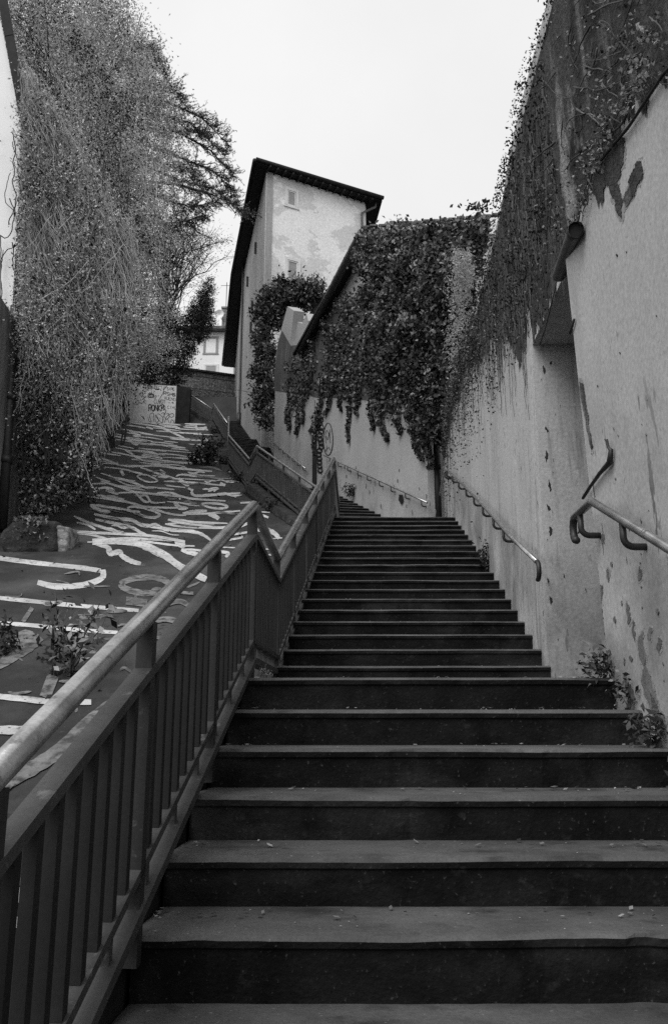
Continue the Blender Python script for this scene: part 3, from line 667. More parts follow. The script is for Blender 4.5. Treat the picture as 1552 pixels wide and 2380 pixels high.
# ---------------------------------------------------------------- house with the gutter (middle right)
hs = empty('ivy_house', (2, 20, 2), 'low grey plastered house under dark ivy, gutter slanting along its eave', 'house')
hp = wallplane((hw(14.8), 14.8), (hw(29.4), 29.4))
def W(Y, z, o=0): return Vector((hw(Y), Y, z)) - HN * o
mb = MB()
dY0, dY1 = 23.0, 24.15       # door opening
dz = 8.30
def wq(Ya, Yb, za0, zb0, za1, zb1): mb.slab([W(Ya, za0), W(Yb, zb0), W(Yb, zb1), W(Ya, za1)], HN * .5)
wq(14.85, 17.4, 1.5, 1.5, 9.3, 11.0)
wq(17.4, dY0, 1.5, 3, 11.1, 11.1)
wq(dY0, dY1, dz, dz, 11.1, 11.1)
wq(dY1, 24.72, 3, 3, 11.1, 11.1)
mb.build('wall', m_house, hs)
mb = MB()      # broken end wall with its ragged top
E1 = [(24.7, 3)]; outl = [PP(x, y, *hp) for x, y in ((712, 790), (716, 745), (712, 728), (702, 752), (692, 748), (686, 790), (674, 800), (683, 722), (668, 712), (655, 760), (645, 800))]
mb.slab([W(24.7, 3), W(24.7, 11.09)] + outl + [W(29.3, outl[-1].z - .4), W(29.4, 5)], HN * .38)
mb.build('end_wall', m_house, hs, label='ragged broken end wall standing above the bushes')
mb = MB(); mb.slab([W(dY0 - .02, 4.5, -.15), W(dY1 + .02, 4.5, -.15), W(dY1 + .02, dz, -.15), W(dY0 - .02, dz, -.15)], HN * .06); mb.build('door', m_deep, hs)
mb = MB(); mb.slab([Vector((hw(17.42), 17.42, 3)), Vector((6.5, 17.1, 3)), Vector((6.5, 17.1, 11.3)), Vector((hw(17.42), 17.42, 10.98))], (0, .4, 0)); mb.build('gable_wall', m_house, hs)
# darker upper coat above the pale limewash
def hpatch(n, pts, mat, jag, seed, lift=.006, step=6, lb=None): return patch(n, pts, hp, mat, hs, jag, lift, step, seed, lb)
m_hup = M('bare_grey_render', .10, .07, (1, 1, .5), layers=[(.17, (3, 3, .7), .56, .66, 7)], rough=1, bump=.5, bsc=15)
hpatch('upper_render', [(636,908),(668,912),(700,914),(740,925),(800,925),(880,935),(960,960),(1010,985),(1010,860),(880,760),(800,700),(730,740),(712,800),(676,803),(655,768),(645,800),(640,850)], m_hup, .8, 2, .006, 14, 'darker bare render above the pale band')
# roof slab and gutter
ge0 = PY(840, 541, 17.6); ge1 = PY(694, 818, 24.6)
mb = MB()
r0 = Vector((hw(17.6) - .36, 17.5, 11.04)); r1 = Vector((hw(24.8) - .36, 24.75, 11.10)); rr_ = Vector((5.5, 1.8, .9))
mb.slab([r0, r1, r1 + Vector((5.5, 1.8, 1.2)), r0 + Vector((6.2, -.3, .45))], (0, 0, .08), 0); mb.build('roof', m_roofd, hs)
mb = MB()
for k in range(30):
    p = r0 + Vector((6.2, -.3, .45)) * (k / 30); mb.bar(p + Vector((.1, -.06, .10 + .015 * (k % 2))), p + Vector((.2, 1.5, .12)), .2, .045, bev=.02)
mb.build('roof_tiles', m_tile, hs)
mb = MB(); mb.slab([Vector((1.40, 17.33, 10.70)), Vector((6.4, 17.05, 10.9)), Vector((6.4, 17.05, 11.42)), Vector((1.40, 17.33, 11.04))], (0, .1, 0)); mb.build('cornice', m_white, hs)
mb = MB(); gp = [ge0.lerp(ge1, k / 20) for k in range(21)]
ro = []
mb.tube(gp, .105, 12); mb.build('gutter', m_zinc, hs, smooth=True)
for k in range(14):
    p = ge0.lerp(ge1, (k + .5) / 14); d_ = (ge1 - ge0).normalized() * .02; mb = MB(); mb.tube([p - d_, p + d_], .113, 12); mb.build('gutter_clip', m_zinc, hs)
mb = MB(); e0 = ge1 + Vector((0, -.15, -.08))
mb.tube([e0, e0 + Vector((.02, 0, -.25)), e0 + Vector((.12, -.1, -.36)), e0 + Vector((.35, -.6, -.42)), W(23.6, e0.z - .5, .09), W(23.5, e0.z - .75, .07), W(23.5, 9.6, .07)], .055, 8); mb.build('downpipe', m_zinc, hs, smooth=True)
# flaked spots under the handrail
for k, (x, y, h_) in enumerate([(595,1050,14),(650,1090,16),(720,1130,30),(795,1230,20),(880,1200,26),(830,1290,18),(1110,1080,12),(1095,1180,16),(1370,1330,24),(1405,1400,20),(1235,1480,22),(1455,1480,30),(940,1420,22),(1180,1420,14),(1060,1240,14),(700,1060,16),(610,1140,16),(1300,1250,12)]):
    X = 655.9 + x * .2447; Y_ = 828.5 + y * .2447; h_ *= .30
    hpatch('flake', [(X - 1.2, Y_ - h_ * .5), (X, Y_ - h_), (X + 1.3, Y_ - h_ * .2), (X + .8, Y_ + h_), (X - .9, Y_ + h_ * .7)], m_darkp, .7, 300 + k, .008, 1.5)
hpatch('rusty_plate', [(929,1150),(938,1150),(939,1165),(934,1172),(929,1163)], m_iron, .8, 401, .03, 2)
hpatch('hole', [(671,928),(677,927),(678,940),(674,950),(671,944)], m_cable, .8, 402, .01, 2); hpatch('rust_streak', [(673,948),(675,948),(675,985),(673,985)], m_darkp, .6, 403, .008, 2)
# tags
def tagstroke(mb, pts, wd, plane, lift=-.008): dstroke(mb, pts, wd, plane, lift, 0, .7, .1, r8)
side = 1 if hp[1].x < 0 else -1
mb = MB()
c0, c1, rx0, ry0 = 763, 1022, 11, 36
tagstroke(mb, [(c0 + rx0 * math.sin(a), c1 - ry0 * math.cos(a) * (1.08 if math.cos(a) > .8 else 1)) for a in [i * math.pi / 10 for i in range(21)]], 1.7, hp, .01 * side)
for l in ([(756,1010),(760,1000),(765,1008),(768,998)],[(758,1030),(757,1012),(762,1022),(766,1006),(768,1030)],[(756,1048),(764,1040),(768,1046)],[(760,1035),(759,1050)]): tagstroke(mb, l, 1.0, hp, .01 * side)
for k in range(15):
    y = 965 + k * 9; x = 744 + r8.uniform(-3, 3); tagstroke(mb, [(x - 5, y), (x + 3, y - 5), (x + 6, y + 4), (x - 2, y + 8), (x - 4, y + 2), (x + 5, y + 11)], r8.uniform(1.4, 3), hp, .01 * side)
mb.build('tag', m_black, hs, label='black spray-painted oval tag and scribbles beside the door')
mb = MB(); mb.tube([(1.93, 14.72, 2.75), (1.93, 14.72, 5.3)], .062, 10); mb.tube([(1.93, 14.72, 4.3), (1.93, 14.72, 4.4)], .075, 10)  # black tube added for the dark slot between the walls
mb.build('drainpipe', m_cable, smooth=True, label='black upright tube standing in for the dark gap where the grey house wall meets the high rough wall', cat='drainpipe')
# dark wall added to give the gap between the two walls its darkness
mb = MB(); mb.box((2.75, 15.9, 4), 2.2, .3, 8); mb.build('gap_shade_wall', m_deep, label='added wall coloured for the darkness of the narrow gap at the head of the long flight', cat='wall')

# ---------------------------------------------------------------- tower house
tw = empty('tower_house', (-3, 40, 8), 'tall pale house with peeling render and deep dark eaves', 'house')
tA, tB, tM, tN = (-3.1, 33.0), (1.5, 35.4), (-5.2, 42.4), (-7.05, 54.6)
ZT = 23.9
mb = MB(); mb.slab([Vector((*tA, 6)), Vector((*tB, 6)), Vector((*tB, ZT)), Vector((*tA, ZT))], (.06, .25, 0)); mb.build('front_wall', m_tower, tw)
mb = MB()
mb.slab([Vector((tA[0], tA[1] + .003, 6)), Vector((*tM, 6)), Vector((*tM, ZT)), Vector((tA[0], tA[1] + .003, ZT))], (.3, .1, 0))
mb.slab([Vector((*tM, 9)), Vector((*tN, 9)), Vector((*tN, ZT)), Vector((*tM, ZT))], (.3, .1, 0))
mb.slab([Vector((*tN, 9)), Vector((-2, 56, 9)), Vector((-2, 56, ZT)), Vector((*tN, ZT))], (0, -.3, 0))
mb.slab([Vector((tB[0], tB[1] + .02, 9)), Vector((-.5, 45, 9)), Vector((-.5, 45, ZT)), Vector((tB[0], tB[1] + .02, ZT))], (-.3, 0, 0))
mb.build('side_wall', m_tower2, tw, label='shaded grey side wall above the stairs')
mb = MB()
RO = [Vector(p) for p in [(-3.52, 32.45, ZT + .05), (2.35, 35.35, ZT + .05), (1.2, 46, ZT + .05), (-1.5, 57, ZT + .05), (-8.0, 55.4, ZT + .05), (-5.75, 42.5, ZT + .05)]]
mb.slab(RO, (0, 0, .20))
ctr = [Vector((-1.4, 38, ZT + 1.0)), Vector((-4.6, 51.5, ZT + 1.0))]
up = [p + Vector((0, 0, .2)) for p in RO]
mb.add(up + ctr, [(0, 1, 6), (1, 2, 6), (2, 3, 7, 6), (3, 4, 7), (4, 5, 7), (5, 0, 6, 7)])
mb.build('roof', m_roofd, tw)
mb = MB()
fd = (Vector((*tB, 0)) - Vector((*tA, 0))).normalized(); fn = Vector((fd.y, -fd.x, 0))
for k in range(15):
    p = Vector((*tA, ZT - .03)) + fd * (5.35 * k / 14); mb.bar(p - fn * .0, p + fn * .50, .06, .08)
mb.build('rafters', m_roofd, tw)
mb = MB(); mb.tube([RO[0] + Vector((0, -.06, .14)), RO[1] + Vector((.05, -.06, .14))], .10, 10); mb.tube([RO[0] + Vector((-.07, 0, .14)), RO[5] + Vector((-.07, 0, .14)), RO[4] + Vector((-.07, 0, .14))], .10, 10)
mb.build('gutter', m_roofd, tw, smooth=True)
fp = wallplane(tA, tB)
q0 = Vector((*tB, 0)) - fd * .22 + fn * .1
mb = MB(); mb.tube([RO[1] + Vector((-.3, .1, .0)), RO[1] + Vector((-.35, .1, -.25)), Vector((q0.x, q0.y, ZT - .7)), Vector((q0.x, q0.y, 9))], .055, 8); mb.build('downpipe', m_zinc, tw, smooth=True)
def window(xa, ya, xb, yb, plane, depthdir, parent, fr=m_white, pn=m_blind, fw=.13, lab=None):
    a = PP(xa, ya, *plane); b = PP(xb, yb, *plane)
    t = Vector((plane[1].y, -plane[1].x, 0)); t = t if t.x > 0 else -t
    dx = (b - a).dot(t); zt, zb = a.z, b.z
    o0 = Vector((a.x, a.y, 0)); nn = Vector(depthdir)
    mb = MB()
    for s0, s1, u0, u1 in ((0, fw, zb, zt), (dx - fw, dx, zb, zt), (fw, dx - fw, zt - fw, zt), (-.05, dx + .05, zb - .08, zb + .02)):
        mb.slab([o0 + t * s0 + Vector((0, 0, u0)) + nn * .05, o0 + t * s1 + Vector((0, 0, u0)) + nn * .05, o0 + t * s1 + Vector((0, 0, u1)) + nn * .05, o0 + t * s0 + Vector((0, 0, u1)) + nn * .05], nn * -.06)
    f_ = mb.build('window', fr, parent, label=lab)
    mb = MB()
    mb.slab([o0 + t * (fw) + Vector((0, 0, zb + .02)) + nn * .008, o0 + t * (dx - fw) + Vector((0, 0, zb + .02)) + nn * .008, o0 + t * (dx - fw) + Vector((0, 0, zt - fw)) + nn * .008, o0 + t * fw + Vector((0, 0, zt - fw)) + nn * .008], nn * -.012)
    c_ = mb.build('shutter', pn, None, kind='structure'); c_.parent = f_; del c_['kind']
    c_.data.transform(Matrix.Translation(-Vector(parent.location)))
    mb = MB(); w_ = .05; s0, s1, u0, u1 = fw + .01, dx - fw - .01, zb + .03, zt - fw - .01
    for a_, b_, c2_, d2_ in ((s0, s0 + w_, u0, u1), (s1 - w_, s1, u0, u1), (s0 + w_, s1 - w_, u1 - w_, u1), (s0 + w_, s1 - w_, u0, u0 + w_)):
        mb.slab([o0 + t * a_ + Vector((0, 0, c2_)) + nn * .03, o0 + t * b_ + Vector((0, 0, c2_)) + nn * .03, o0 + t * b_ + Vector((0, 0, d2_)) + nn * .03, o0 + t * a_ + Vector((0, 0, d2_)) + nn * .03], nn * -.02)
    c_ = mb.build('frame', fr, None, kind='structure'); c_.parent = f_; del c_['kind']
    c_.data.transform(Matrix.Translation(-Vector(parent.location)))
    return f_
window(662, 434, 693, 485, fp, fn, tw, lab='small shuttered window under the eaves')
window(662, 596, 697, 655, fp, fn, tw, lab='lower shuttered window half hidden by the bush')
sp_ = wallplane(tA, tM); sp2 = wallplane(tM, tN)
for k, (x, y, h) in enumerate([(597, 560, 30), (589, 690, 28), (578, 640, 26), (586, 745, 30)]):
    p = PP(x, y, *sp_); q = PP(x, y + h, *sp_); mb = MB(); mb.box((p.x - .05, p.y, (p.z + q.z) / 2), .12, .05, abs(p.z - q.z) * .8, .2); mb.build('shutter', m_iron, tw)
p = PP(568, 690, *sp_); mb = MB(); mb.tube([Vector((p.x - .1, p.y, ZT)), Vector((p.x - .1, p.y, 12.4)), Vector((p.x - .05, p.y - .3, 11.2))], .06, 8); mb.tube([Vector((p.x - .1, p.y, 15.2)), Vector((p.x - .1, p.y, 14.4))], .12, 8); mb.build('downpipe', m_iron, tw, smooth=True)

# parapet right of the upper flights
pw = empty('parapet_wall', (-3, 34, 9), 'low pale parapet between the upper flights and the tall house', 'wall')
PWp = [(-1.75, 28.6, 9.0), (-2.15, 30.3, 10.0), (-2.85, 34.2, 12.35), (-3.1, 35.3, 12.5), (-4.7, 42.5, 16.25), (-4.85, 43.8, 16.25)]
mb = MB()
for a, b in zip(PWp[:-1], PWp[1:]):
    A_ = Vector(a); B_ = Vector(b); mb.slab([A_, B_, Vector((B_.x, B_.y, rampz(B_.y) - 2)), Vector((A_.x, A_.y, rampz(A_.y) - 3))], (.2, .06, 0))
mb.build('wall', m_house, pw)
mb = MB(); mb.tube([Vector(p) + Vector((.02, 0, .12)) for p in PWp], .03, 8); mb.build('handrail', m_zinc, pw, smooth=True)

# ---------------------------------------------------------------- far terrace, street parapet and building
te = empty('terrace_wall', (-8, 49, 15), 'dark retaining wall under the street at the top of the stairs', 'wall')
mb = MB(); tl, tr = PY(395, 893, 50.7), PY(560, 938, 53.7)
mb.slab([Vector((-16, 50.0, 13)), Vector((-3.5, 54.6, 13)), Vector((-3.5, 54.6, tr.z)), Vector((-16, 50.0, tr.z))], (.3, 1.0, 0)); mb.build('wall', m_moss, te)
mb = MB(); mb.bar(Vector((-16, 49.85, 20.62)), Vector((-3.4, 54.5, 20.62)), .5, .5); mb.build('slab_edge', m_rub, te)
mb = MB(); mb.slab([Vector((-9.6, 46.6, 13.5)), Vector((-6.6, 45.9, 13.5)), Vector((-7.0, 45.9, 16.35)), Vector((-7.2, 46.0, 16.4)), Vector((-9.3, 48.2, 18.4)), Vector((-9.8, 48.2, 18.4))], (.2, .8, 0)); mb.build('stair_wall', m_moss, te)
sr = empty('street_railing', (-8, 52, 20.8), 'low railing of thin bars along the street above the dark terrace wall', 'railing')
a_, b_ = Vector((-12, 51.3, 20.9)), Vector((-3.6, 54.4, 20.9))
mb = MB(); mb.bar(a_ + Vector((0, 0, 1)), b_ + Vector((0, 0, 1)), .05, .05); mb.bar(a_ + Vector((0, 0, .1)), b_ + Vector((0, 0, .1)), .04, .04); mb.build('rail', m_steel, sr)
mb = MB()
for k in range(45):
    p = a_.lerp(b_, k / 44); mb.box(p + Vector((0, 0, .5)), .018 if k % 8 else .05, .018, 1)
mb.build('bars', m_zinc, sr)
sw = empty('street_wall', (-8, 55, 20), 'coursed rubble wall along the far side of the street', 'wall')
mb = MB(); mb.slab([Vector((-14, 51.9, 19)), Vector((-3.0, 55.9, 19)), Vector((-3.0, 55.9, 22.75)), Vector((-14, 51.9, 22.75))], (0, .5, 0)); mb.build('wall', m_rub, sw)
mb = MB(); mb.bar(Vector((-14, 52.1, 22.82)), Vector((-3.0, 56.1, 22.82)), .7, .14); mb.build('coping', m_moss, sw)
mb = MB(); mb.slab([Vector((-16, 50.4, 20.85)), Vector((-3.2, 55.1, 20.85)), Vector((-3, 75, 20.85)), Vector((-25, 75, 20.85))], (0, 0, -.1)); mb.build('street', m_ramp, kind='structure')
fb = empty('far_house', (-8, 62, 20), 'bright white house with pale shutters beyond the street', 'house')
bp = (Vector((0, 62, 0)), Vector((0, -1, 0)))
z1 = PY(500, 772, 62).z
mb = MB(); mb.slab([Vector((-17, 62, 20)), Vector((-4, 62, 20)), Vector((-4, 62, z1)), Vector((-17, 62, z1))], (0, 8, 0)); mb.build('wall', m_far, fb)
mb = MB(); mb.box((-10.5, 65.5, z1 + .12), 14, 8.4, .24); mb.add([(-17.5, 61.4, z1 + .24), (-3.5, 61.4, z1 + .24), (-3.5, 69.6, z1 + .24), (-17.5, 69.6, z1 + .24), (-14, 65.5, z1 + 1.3), (-7, 65.5, z1 + 1.3)], [(0, 1, 5, 4), (1, 2, 5), (2, 3, 4, 5), (3, 0, 4)])
mb.build('roof', m_tile, fb)
for (xa, ya, xb, yb, pn, lb) in ((474, 782, 507, 822, m_far, 'upper window with closed white shutters'), (474, 846, 507, 884, m_farsh, 'lower window with grey shutter'), (543, 850, 566, 896, m_white, None), (425, 785, 452, 822, m_far, None)):
    window(xa, ya, xb, yb, bp, (0, -1, 0), fb, fr=m_white if pn is m_farsh else m_blind, pn=pn, fw=.14, lab=lb)
ch = PY(527, 745, 63.5)
mb = MB(); mb.box((ch.x, 63.6, ch.z - .2), .75, .6, 2.6); mb.box((ch.x, 63.6, ch.z + 1.1), .9, .75, .14); mb.build('chimney', m_rub, fb)
mb = MB(); mb.tube([(ch.x - .1, 63.6, ch.z + 1), (ch.x - .1, 63.6, ch.z + 3.6)], .03, 6); mb.tube([(ch.x - .6, 63.6, ch.z + 3.3), (ch.x + .4, 63.6, ch.z + 3.3)], .02, 5); mb.build('antenna', m_iron, fb)
mb = MB()
dc = ch + Vector((-.55, -.5, .35)); rg = [dc + Vector((math.cos(a) * .38, -.05, math.sin(a) * .38)) for a in [i * math.pi / 8 for i in range(16)]]
mb.add(rg + [dc + Vector((0, .14, 0))], [(i, (i + 1) % 16, 16) for i in range(16)]); mb.tube([dc + Vector((0, .14, 0)), dc + Vector((.2, .4, -.4))], .03, 6)
tagd = mb.build('satellite_dish', m_white, fb)

# ---------------------------------------------------------------- graffiti wall
gw = empty('graffiti_wall', (-10.5, 46, 16), 'pale wall covered in graffiti closing off the top of the ramp', 'wall')
gp0 = (Vector((0, 46, 0)), Vector((0, -1, 0)))
tlq, trq, brq, blq = (PY(300, 893, 46), PY(411, 897, 46), PY(406, 986, 46), PY(300, 990, 46))
mb = MB(); mb.slab([blq - Vector((0, 0, .3)), Vector((trq.x, 46, brq.z - .3)), trq, tlq], (0, .35, 0)); mb.build('wall', m_grafw, gw)
mb = MB(); mb.slab([Vector((trq.x + .002, 46.0, 15.5)), Vector((trq.x + .75, 46.3, 15.5)), Vector((trq.x + .8, 46.3, trq.z - .05)), Vector((trq.x + .002, 46.0, trq.z))], (0, .35, 0)); mb.build('dark_pier', m_deep, gw)
G = {'C': [[(1,.9),(.4,1),(0,.6),(0,.3),(.4,0),(1,.1)]], 'O': [[(.5,1),(0,.7),(0,.3),(.5,0),(1,.3),(1,.7),(.5,1)]], 'L': [[(0,1),(0,0)],[(0,0),(.9,0)]],
 'E': [[(1,1),(0,1)],[(0,1),(0,0)],[(0,0),(1,0)],[(0,.5),(.8,.5)]], 'T': [[(0,1),(1,1)],[(.5,1),(.5,0)]], 'I': [[(.5,1),(.5,0)]], 'F': [[(1,1),(0,1)],[(0,1),(0,0)],[(0,.55),(.8,.55)]],
 'S': [[(1,.9),(.5,1),(0,.8),(.2,.55),(.8,.45),(1,.2),(.5,0),(0,.1)]], 'P': [[(0,0),(0,1)],[(0,1),(.8,1),(1,.75),(.7,.5),(0,.5)]], 'R': [[(0,0),(0,1)],[(0,1),(.8,1),(1,.75),(.7,.5),(0,.5)],[(.4,.5),(1,0)]],
 'N': [[(0,0),(0,1)],[(0,1),(1,0)],[(1,0),(1,1)]], 'K': [[(0,0),(0,1)],[(1,1),(0,.5)],[(0,.5),(1,0)]], 'M': [[(0,0),(0,1)],[(0,1),(.5,.4),(1,1)],[(1,1),(1,0)]], 'G': [[(1,.9),(.4,1),(0,.6),(0,.3),(.5,0),(1,.3)],[(1,.35),(.5,.4)]],
 'A': [[(0,0),(.5,1)],[(.5,1),(1,0)],[(.2,.4),(.8,.4)]], 'H': [[(0,0),(0,1)],[(1,0),(1,1)],[(0,.5),(1,.5)]], '6': [[(.9,1),(.2,.7),(0,.3),(.5,0),(1,.25),(.5,.5),(.1,.35)]], 'B': [[(0,0),(0,1)],[(0,1),(.8,.85),(0,.55)],[(0,.55),(1,.3),(0,0)]],
 'V': [[(0,1),(.5,0)],[(.5,0),(1,1)]], 'Y': [[(0,1),(.5,.5)],[(1,1),(.5,.5)],[(.5,.5),(.5,0)]], 'U': [[(0,1),(0,.3),(.5,0),(1,.3),(1,1)]]}
gm = MB(); gk = [0]
def gs(l, wd, m=0):
    gk[0] += 1
    dstroke(gm, [(290 + x * .1246, 863 + y * .1246) for x, y in l], wd * .1246, gp0, .006 + .0004 * (gk[0] % 9), m, .8, .1, r8)
def word(s_, x, y, h, wd, lw, m=0, rise=0):
    for i, ch_ in enumerate(s_):
        for st_ in G.get(ch_, []): gs([(x + i * wd * 1.28 + px * wd, y + i * rise + (1 - py_) * h) for px, py_ in st_], lw, m)
word('COLLECTIF', 440, 262, 52, 30, 9, 0, 3); word('SIPE', 792, 300, 50, 28, 9, 0, 3)
word('RONKP', 452, 622, 118, 46, 19, 0, 1)
word('NG', 270, 410, 80, 60, 9, 1); word('RSMB', 728, 380, 62, 46, 11, 1, 10); word('VUENO', 740, 465, 58, 34, 9, 1, 8); word('CUVOY', 552, 525, 78, 34, 9, 1); word('CIHL', 800, 645, 52, 34, 7, 1, 3)
gs([(440,450),(450,420),(480,440),(500,410),(520,440),(540,430),(535,475),(450,480),(445,450)], 20)
gs([(540,480),(590,450),(580,500),(540,490)], 9, 1); gs([(800,250),(780,290),(730,340),(720,400),(690,450),(650,520)], 10)
gs([(690,680),(740,640),(760,680),(720,720),(770,720),(760,780),(720,800)], 10)
for l in ([(440,850),(460,930),(500,940),(470,850),(480,800),(520,775),(545,800),(540,870),(545,940)],[(580,810),(570,900),(600,950),(640,920),(600,860),(585,810)],[(600,800),(650,800),(720,880),(700,960),(640,910),(600,830)],
          [(690,790),(720,770),(750,800),(720,860),(710,960)],[(740,960),(790,840),(850,800),(900,790),(920,830),(870,860),(840,830)],[(770,800),(820,790),(830,850),(780,900),(740,840)],[(800,880),(850,980),(880,900),(940,970)],[(640,870),(665,880)],
          [(210,600),(240,620),(270,580),(320,600),(350,570),(400,610)],[(350,550),(400,545)],[(820,580),(850,590)],[(880,580),(910,600),(900,570),(880,590)],[(300,820),(350,870),(370,910)],[(340,830),(375,900)]): gs(l, 9, 0)
gm.build('graffiti', [m_black, m_dgrey], gw, label='black and grey spray-painted words, COLLECTIF SIPE along the top')

# ---------------------------------------------------------------- left wall, left house, drainpipe, stone
lw_ = empty('vine_wall', (-8, 22, 4), 'old wall left of the ramp, almost hidden under hanging vines', 'wall')
mb = MB()
for a, b in zip(LW[:-1], LW[1:]):
    mb.slab([Vector((a[0] - .05, a[1], rampz(a[1]) - .5)), Vector((b[0] - .05, b[1], rampz(b[1]) - .5)), Vector((b[0] - .05, b[1], rampz(b[1]) + 4.2)), Vector((a[0] - .05, a[1], rampz(a[1]) + 6.0))], (-.5, .0, 0))
m_lwall = M('grey_vine_covered_stone', .20, .10, (3, 3, .6), layers=[(.22, (5, 5, .5), .60, .68, 8)], rough=1, bump=.8, bsc=20, bdist=.03)
mb.build('wall', m_lwall, lw_)
lh = empty('left_house', (-7.6, 12, 0), 'bright plastered house front just inside the left edge', 'house')
c0_ = PY(14, 944, 16.4); 
mb = MB(); mb.slab([PY(4, 1215, 16.4) * 1.0, PY(14, 944, 16.4), PY(47, 420, 16.4), PY(50, 285, 16.4), PY(36, 250, 15.8), PY(4, 60, 14.5), PY(-60, -200, 13), PY(-400, -200, 13), PY(-400, 1215, 16)], (0, .1, 0))
def lhp(x, y): return PY(x, y, 16.4)
mb = MB(); o_ = [lhp(2, 1225), lhp(14, 944), lhp(30, 700), lhp(46, 420), lhp(50, 285), lhp(26, 170), lhp(4, 55), lhp(-40, -60), lhp(-300, -60), lhp(-300, 1225)]
mb.slab(o_, (-.3, .35, 0)); mb.build('wall', m_far, lh)
mb = MB()
for (a, b, wd) in ((lhp(-4, -40), lhp(20, 90), .12), (lhp(20, 90), lhp(52, 265), .10)): mb.bar(a + Vector((.05, -.05, 0)), b + Vector((.05, -.05, 0)), wd, .2)
mb.build('eave', m_roofd, lh)
dp = empty('drainpipe', lhp(8, 1220), 'dark iron drainpipe with collars at the corner of the left house', 'drainpipe')
q1, q2 = lhp(38, 720) + Vector((.05, -.15, 0)), lhp(5, 1235) + Vector((.05, -.15, 0))
mb = MB(); mb.tube([q1, q1.lerp(q2, .5), q2], .11, 12); mb.build('pipe', m_iron, dp, smooth=True)
for t in (.42, .70):
    p = q1.lerp(q2, t); mb = MB(); mb.tube([p + Vector((0, 0, .08)), p - Vector((0, 0, .08))], .14, 12); mb.build('collar', m_iron, dp, smooth=True)
def rock(name, c, sx, sy, sz, mat, seed, **k):
    bm = bmesh.new(); bmesh.ops.create_icosphere(bm, subdivisions=4, radius=1)
    for v in bm.verts:
        p = v.co.copy(); q = Vector((max(-.72, min(.72, p.x)), max(-.72, min(.72, p.y)), max(-.72, min(.72, p.z)))) / .72
        q *= 1 + noise.noise(q * 1.7 + Vector((seed, 0, 0))) * .12 + noise.noise(q * 6 + Vector((seed, 0, 0))) * .03
        v.co = Vector((q.x * sx / 2, q.y * sy / 2, q.z * sz / 2)) + Vector(c)
    me = bpy.data.meshes.new(name); bm.to_mesh(me); bm.free(); me.materials.append(mat)
    for p in me.polygons: p.use_smooth = True
    return link(name, me, **k)
p = PP(62, 1285, *RP); rock('stone_block', p + Vector((0, .5, .25)), 1.0, .9, .75, m_moss, 1, label='dark mossy stone block under the vines at the foot of the left wall', cat='stone')
p = PP(128, 1283, *RP); rock('stone_block', p + Vector((0, .4, .2)), .42, .7, .58, m_rub, 2, label='whitewashed rough stone beside the dark mossy block', cat='stone')

# ---------------------------------------------------------------- foliage
rng = np.random.default_rng(5)
def leafmesh(name, cen, size, mats, parent=None, aspect=.62, up=0.0, fr=None, midx=None, **k):
    n = len(cen); cen = np.asarray(cen, float)
    sz = size * rng.uniform(.55, 1.3, n)
    a = rng.normal(size=(n, 3)); a[:, 2] += up; a /= np.linalg.norm(a, axis=1)[:, None]
    b = rng.normal(size=(n, 3)); b -= (b * a).sum(1)[:, None] * a; b /= np.linalg.norm(b, axis=1)[:, None]
    c = np.cross(a, b)
    u = b * sz[:, None] / 2; v = c * sz[:, None] * aspect / 2; f = a * sz[:, None] * .12
    V = np.stack([cen - u, cen - v * .9 - u * .15 + f, cen + u, cen + v * .9 - u * .15 + f], 1).reshape(-1, 3)
    me = bpy.data.meshes.new(name); me.vertices.add(4 * n); me.vertices.foreach_set('co', V.ravel())
    me.loops.add(4 * n); me.loops.foreach_set('vertex_index', np.arange(4 * n)); me.polygons.add(n)
    me.polygons.foreach_set('loop_start', np.arange(0, 4 * n, 4)); me.polygons.foreach_set('loop_total', np.full(n, 4))
    if not isinstance(mats, (list, tuple)): mats = [mats]
    for m_ in mats: me.materials.append(m_)
    if len(mats) > 1: me.polygons.foreach_set('material_index', rng.integers(0, len(mats), n) if midx is None else midx)
    me.update(); me.validate()
    return link(name, me, parent, fix=False, **k)
def blobs(bl, Yr, per, clump=.35, sub=26):
    """leaf centres: clumps scattered in blobs (x, y, r in photo units) at depth Yr"""
    out = []
    for (x, y, r, *rest) in bl:
        Y0, Y1 = rest if rest else Yr
        d = ray(x, y); Ym = (Y0 + Y1) / 2; ctr = d * (Ym / d.y); kz = ctr.dot(Vector((0, cs, sn))); rm = r * kz / F
        n = int(per * (r / 50.0) ** 2)
        cc = rng.normal(size=(n, 3)); cc /= np.linalg.norm(cc, axis=1)[:, None]; cc *= (rng.random(n) ** .40)[:, None] * rm
        cc[:, 1] *= max(.5, (Y1 - Y0) / 2 / rm)
        cc += np.array(ctr)
        l = np.repeat(cc, sub, 0) + rng.normal(size=(n * sub, 3)) * clump * np.repeat(rng.uniform(.5, 1.2, n), sub)[:, None]
        out.append(l)
    return np.concatenate(out)
def walk(p, d, n, step, wob, grav=0):
    pts = [Vector(p)]; d = Vector(d)
    for i in range(n):
        d = (d + Vector((rnd.gauss(0, wob), rnd.gauss(0, wob), rnd.gauss(0, wob) + grav))).normalized(); pts.append(pts[-1] + d * step)
    return pts
def trunk(name, segs, parent, mat=m_bark):
    mb = MB()
    for pts, ra, rb in segs: mb.tube(pts, [lerp(ra, rb, i / (len(pts) - 1)) for i in range(len(pts))], 7)
    return mb.build(name, mat, parent, smooth=True)
